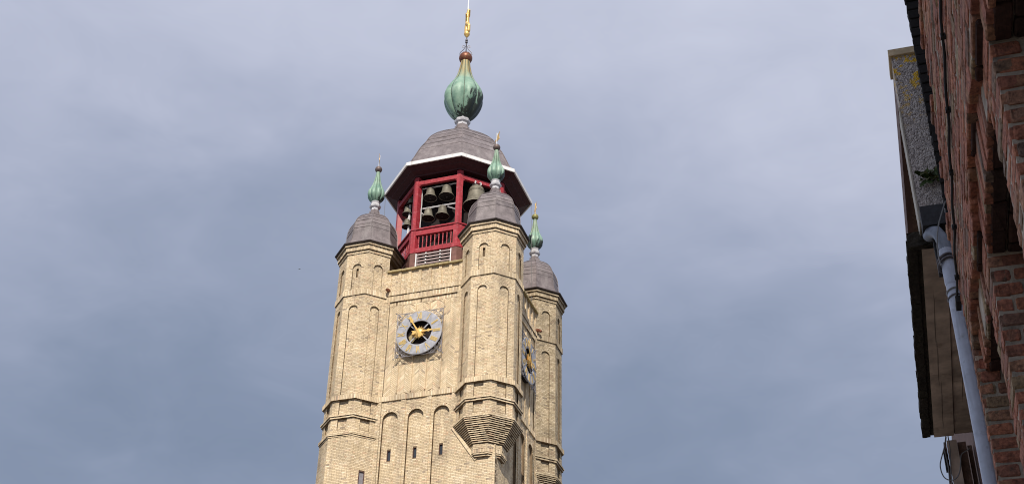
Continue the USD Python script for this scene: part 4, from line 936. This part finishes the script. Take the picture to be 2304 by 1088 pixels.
# downpipe at the far end of the front
pa = 13.0 * d_; pl = .978 * d_; pr = .066 * d_
DP = thing('downpipe', 'grey plastic downpipe at the far end of the brick house', 'downpipe', SP(pa, pl, -1.6))
put('pipe', tube(MB(), [SP(pa, pl, h) for h in (-1.6, 2.0, 4.0, 7.62 * d_)], pr, 18), m_pvc, DP, smooth=60)
put('socket', tube(MB(), [SP(pa, pl, h * d_) for h in (7.58, 7.60, 8.02, 8.04)], [pr * 1.02, pr * 1.1, pr * 1.1, pr * 1.02], 18), m_pvc, DP, smooth=60)
put('elbow', tube(MB(), [SP(pa + y, pl + x, h) for x, y, h in [(0, 0, 8.0 * d_), (0, .0, 8.10 * d_), (-.012, .012, 8.22 * d_), (-.03, .035, 8.32 * d_), (-.055, .08, 8.38 * d_), (-.07, .14, 8.40 * d_)]], pr * 1.06, 16), m_elbow, DP, smooth=60)
for h in (7.50, 7.42):
    put('strap', tube(MB(), [SP(pa + pr * 1.06 * math.sin(a), pl + pr * 1.06 * math.cos(a), h * d_ + .012 * math.cos(a + .6)) for a in np.arange(20) / 20 * 6.2832], .006, 5, closed=True), m_wire if h > 7.45 else m_iron, DP)
m = MB(); bx(m, rfr(pa), pl + pr, pl + pr + .07, 7.40 * d_, 7.46 * d_, -.02, .0); put('bracket', m, m_iron, DP)
CO = put('coiled_wire', tube(MB(), [SP(pa + (pr * 1.3) * math.sin(a), pl + pr * 1.35 * math.cos(a) - .008, 7.82 * d_ + .022 * math.cos(a + .9) + .004 * a) for a in np.linspace(0, 14.5, 70)], .0085, 6), m_iron, label='dark wire coiled round the top of the downpipe', cat='wire')
put('thin_wire', tube(MB(), [SP(pa - pr * 1.1, pl + x * d_, h * d_) for x, h in [(.09, 8.62), (.04, 8.5), (-.02, 8.35), (-.06, 8.2), (-.082, 8.05), (-.088, 7.9), (-.08, 7.8)]], .0045, 5), m_wire, label='thin grey wire hanging down over the pipe elbow', cat='wire')
hp = MB(); bx(hp, rfr(pa + .03), .79 * d_, 1.05 * d_, 8.42 * d_, 8.68 * d_, -.14, 0); bx(hp, rfr(pa + .05), .88 * d_, .96 * d_, 7.86 * d_, 8.415 * d_, -.1, -.05)
put('rainwater_hopper', hp, m_hopper, label='black rainwater box above the grey pipe elbow', cat='rainwater box')

# neighbouring house: chimney, eaves, pent roof
nb = thing('neighbour_house', 'old rendered house beyond the downpipe with timber eaves and a chimney', 'house', SP(9, 1.2, -1.6))
nbm = MB(); bx(nbm, wfr(1.32 * d_), 13.45 * d_, 40 * d_, -1.6, 11.0 * d_, -6, 0); put('wall', nbm, m_slitframe, nb)
bxs = MB(); srows = []
fs = rfr(13.02 * d_)
sm = MB(); bx(sm, fs, 1.068 * d_ + .006, 1.75 * d_, 7.9 * d_, 16 * d_, -.10, -.007)
CHM = put('chimney', sm, m_sootmortar, nb, label='sooty black brick chimney stack')
for r_ in courses(7.9 * d_, 14.5 * d_, lambda z: [(1.062 * d_, 1.75 * d_)], thick=.05, L=.22, h=.080, j=.012, hdr=.2, jit=.006):
    if r_[0] < 1.45 * d_ and r_[2] < 12 * d_: put('brick', rough_brick([r_], fs, MB()), m_soot, CHM)
    else: srows.append(r_)
put('brick_facing', rough_brick(srows, fs, MB()), m_soot, CHM, kind='stuff')
fc = rfr(13.3 * d_)
# rough cast pier, uneven surface
us, zs_ = np.linspace(.795 * d_, 1.09 * d_, 12), np.linspace(8.70 * d_, 11.10 * d_, 70)
UU, ZZ = np.meshgrid(us, zs_, indexing='ij'); dd = (meshkit.fbm(np.stack([UU * 60, ZZ * 60, UU * 0], -1), 3, 5) - .5) * .012
idx = np.arange(UU.size).reshape(UU.shape)
rc = MB(); rc.add(fc.p(UU.ravel(), ZZ.ravel(), dd.ravel()), np.stack([idx[:-1, :-1], idx[1:, :-1], idx[1:, 1:], idx[:-1, 1:]], -1).reshape(-1, 4)); bx(rc, fc, .795 * d_, 1.09 * d_, 8.70 * d_, 11.10 * d_, -.22, -.007)
RC = put('roughcast_pier', rc, m_rough, nb, smooth=60, label='pebble-dashed pier with yellow lichen')
m = MB(); bx(m, fc, .765 * d_, 1.10 * d_, 11.105 * d_, 11.20 * d_, -.24, .02); put('capstone', m, m_cap, RC)
m = MB(); bx(m, fc, .775 * d_, .793 * d_, 8.62 * d_, 10.3 * d_, -.2, .006); put('render_edge', m, m_render, RC)
# upper eaves
eu = MB(); bx(eu, wfr(.90 * d_), 13.9 * d_, 20 * d_, 11.04 * d_, 11.10 * d_, -.30, 0); EA = put('eaves', eu, m_plank, nb)
m = MB(); bx(m, wfr(.88 * d_), 13.9 * d_, 20 * d_, 11.05 * d_, 11.5 * d_, -.02, 0.03); put('fascia_board', m, m_slitframe, EA)
m = MB(); rp = [SP(13.9 * d_, .86 * d_, 11.5 * d_), SP(20 * d_, .86 * d_, 11.5 * d_), SP(20 * d_, 4.5, 11.5 * d_ + 3.6), SP(13.9 * d_, 4.5, 11.5 * d_ + 3.6)]; m.add(np.array(rp + [p - np.array([0, 0, .06]) for p in rp]), BF[:, ::-1]); put('roof', m, m_slate, nb)
# pent roof with boarded soffit
hE = 8.5 * d_; e0, e1 = 13.63 * d_, 18.9 * d_
pr_ = MB(); bx(pr_, wfr(.69 * d_), e0 + .01, e1, hE + .02, hE + .10, -.34, 0); PR = put('pent_roof', pr_, m_moss, nb, label='projecting pent roof with mossy tile edge')
for (l0, l1, cut) in ((.775, 1.055, 16.9), (1.065, 1.32, 17.2)):
    for a0, a1 in ((e0 + .03, cut * d_), (cut * d_ + .004, e1)):
        m = MB(); f2 = Frame(SP(0, 0, hE + (.0 if l0 < 1 else .012)), EV, np.array([0, 0, -1.0]), NV)
        nseg = 8; ua = np.linspace(a0, a1, nseg + 1)
        for i in range(nseg): bx(m, f2, ua[i], ua[i + 1], l0 * d_, l1 * d_, -.022, .0)
        put('soffit_board', m, m_soffit, PR)
m = MB()
for (a0, a1, l) in ((14.6, 16.2, .875), (15.9, 17.3, .885), (17.0, 18.7, .91), (16.9, 17.9, 1.19)):
    t = np.linspace(0, 1, 7); top = [SP((a0 + (a1 - a0) * q) * d_, (l + .004 * math.sin(7 * q)) * d_ + .002 * math.sin(math.pi * q), hE - .0015 + (.012 if l > 1 else 0)) for q in t]; bot = [SP((a0 + (a1 - a0) * q) * d_, (l + .004 * math.sin(7 * q)) * d_ - .002 * math.sin(math.pi * q), hE - .0015 + (.012 if l > 1 else 0)) for q in t]
    m.add(np.array(top + bot), [[i, i + 1, 7 + i + 1, 7 + i] for i in range(6)])
put('crack', m, m_dark, PR)
nt = 16; tw = (e1 - e0) / nt
for i in range(nt):                                          # mossy tile ends along the edge
    a = e0 + i * tw; g = R.uniform(-.008, .004); sph = trimesh.creation.box((1, 1, 1)).subdivide().subdivide()
    v = sph.vertices * np.array([tw * 1.0, .09 * d_ + .012, .06]); v = v + (meshkit.fbm(v * 45 + i * 9.1, 3, 11)[:, None] - .5) * np.array([.012, .018, .02])
    ctr = SP(a + tw / 2, .668 * d_ + g, hE + .035); put('roof_tile', (ctr + np.outer(v[:, 0], EV) + np.outer(v[:, 1], NV) + np.outer(v[:, 2], [0, 0, 1]), sph.faces), m_moss, PR, smooth=50)
m = MB(); sph = trimesh.creation.box((1, 1, 1)).subdivide().subdivide().subdivide(); v = sph.vertices * np.array([.05, .42 * d_, .10]); v = v + (meshkit.fbm(v * 40, 3, 4)[:, None] - .5) * .035
ctr = SP(e0 - .005, .84 * d_, hE + .05); put('moss_end', (ctr + np.outer(v[:, 0], EV) + np.outer(v[:, 1], NV) + np.outer(v[:, 2], [0, 0, 1]), sph.faces), m_moss, PR, smooth=50)
# posts and boards under the far end of the pent roof
for l0, l1, a, mt, nm in ((.945, 1.085, 19.05, m_soffit, 'timber_post'), (1.095, 1.215, 19.15, m_plank, 'plank'), (1.235, 1.30, 19.3, m_plank, 'plank'), (.90, .935, 19.1, m_slitframe, 'dark_board')):
    m = MB(); bx(m, rfr(a * d_), l0 * d_, l1 * d_, -1.6, hE - .0, -.08, 0); put(nm, m, mt, nb)
m = MB(); bx(m, rfr(19.0 * d_), .87 * d_, .915 * d_, 8.02 * d_, 8.34 * d_, -.06, 0); put('lamp_box', m, m_cable, nb)
def at(u, v, al):                                            # the point of the plane across the street at al seen at a pixel
    r_ = FW * 2993 + RT * (u - 1152) - UP * (v - 544); return CAM + r_ * (al / (r_ @ EV))
lp = [(2128.8, 982), (2123, 1012), (2116.5, 1036.5), (2116.5, 1054), (2124, 1072), (2137, 1079), (2149, 1076.5), (2159.4, 1060), (2161.8, 1030.6), (2166.5, 1018), (2181.8, 1008)]
from scipy.interpolate import CubicSpline
cs_ = CubicSpline(np.arange(len(lp)), np.array(lp))(np.linspace(0, len(lp) - 1, 40))
put('hanging_wire', tube(MB(), [at(u, v, 18.9 * d_) for u, v in cs_], .005, 5), m_wire, label='grey wire hanging in a loop under the pent roof', cat='wire')
for j, (x0, x1) in enumerate(((2128, 2134), (2133, 2139))):
    put('slack_wire', tube(MB(), [at(x0, 980, 18.95 * d_), at(x0 - 3 + j * 8, 1010, 18.95 * d_), at(x1, 1050, 18.95 * d_), at(x1 + 4, 1100, 18.95 * d_)], .0045, 5), m_wire, label=('left' if j == 0 else 'right') + ' of two slack wires running down the timber post', cat='wire')
# fern growing from the pier
fm = MB(); base = SP(13.28 * d_, 1.0 * d_, 9.22 * d_)
FP = thing('fern', 'small green fern growing out of the pebble-dashed pier', 'plant', base)
for k in range(46):
    a = R.uniform(-.9, .9) + math.pi / 2 * 1.0; el = R.uniform(-.9, .9); ln = R.uniform(.04, .10)
    o = base + NV * R.uniform(-.055, .05) + np.array([0, 0, R.uniform(-.03, .04)]); dr = -EV * R.uniform(.25, .9) - NV * R.uniform(-.9, .9) + np.array([0, 0, R.uniform(-.7, .6)]); dr /= np.linalg.norm(dr)
    sd = np.cross(dr, EV + .3 * NV); sd /= np.linalg.norm(sd) + 1e-9; wv = ln * .16; sag = np.array([0, 0, -ln * .25])
    V = np.array([o, o + dr * ln * .4 + sd * wv, o + dr * ln * .4 - sd * wv, o + dr * ln * .75 + sd * wv * .8 + sag * .5, o + dr * ln * .75 - sd * wv * .8 + sag * .5, o + dr * ln + sag])
    put('frond', (V, np.array([[0, 1, 2], [1, 3, 4], [1, 4, 2], [3, 5, 4]])), m_leaf, FP)

# added sun blocker, unseen behind the viewer on the same side: it keeps the sun off this end of the street
th = MB(); bx(th, wfr(2.4), -14, -0.6, -1.6, 15.5, -9, 0)
T2 = put('tall_house', th, m_farred, label='added unseen brick block behind the viewer that keeps the sun off the street', cat='house')

# a far bird
bw = at(674, 605, 90.0); bm = MB()
ra, ua_ = RT, UP
bm.add(np.array([bw - RT * .12 + UP * .03, bw - RT * .05 + UP * .05, bw + UP * .02, bw + RT * .05 + UP * .05, bw + RT * .12 + UP * .03, bw - UP * .03 - FW * .12, bw + UP * .03 + FW * .1]), [[0, 1, 5], [1, 2, 5], [2, 3, 5], [3, 4, 5], [0, 6, 1], [1, 6, 2], [2, 6, 3], [3, 6, 4]])
put('bird', bm, m_bird, label='tiny dark bird far off in the cloudy sky left of the tower', cat='bird')
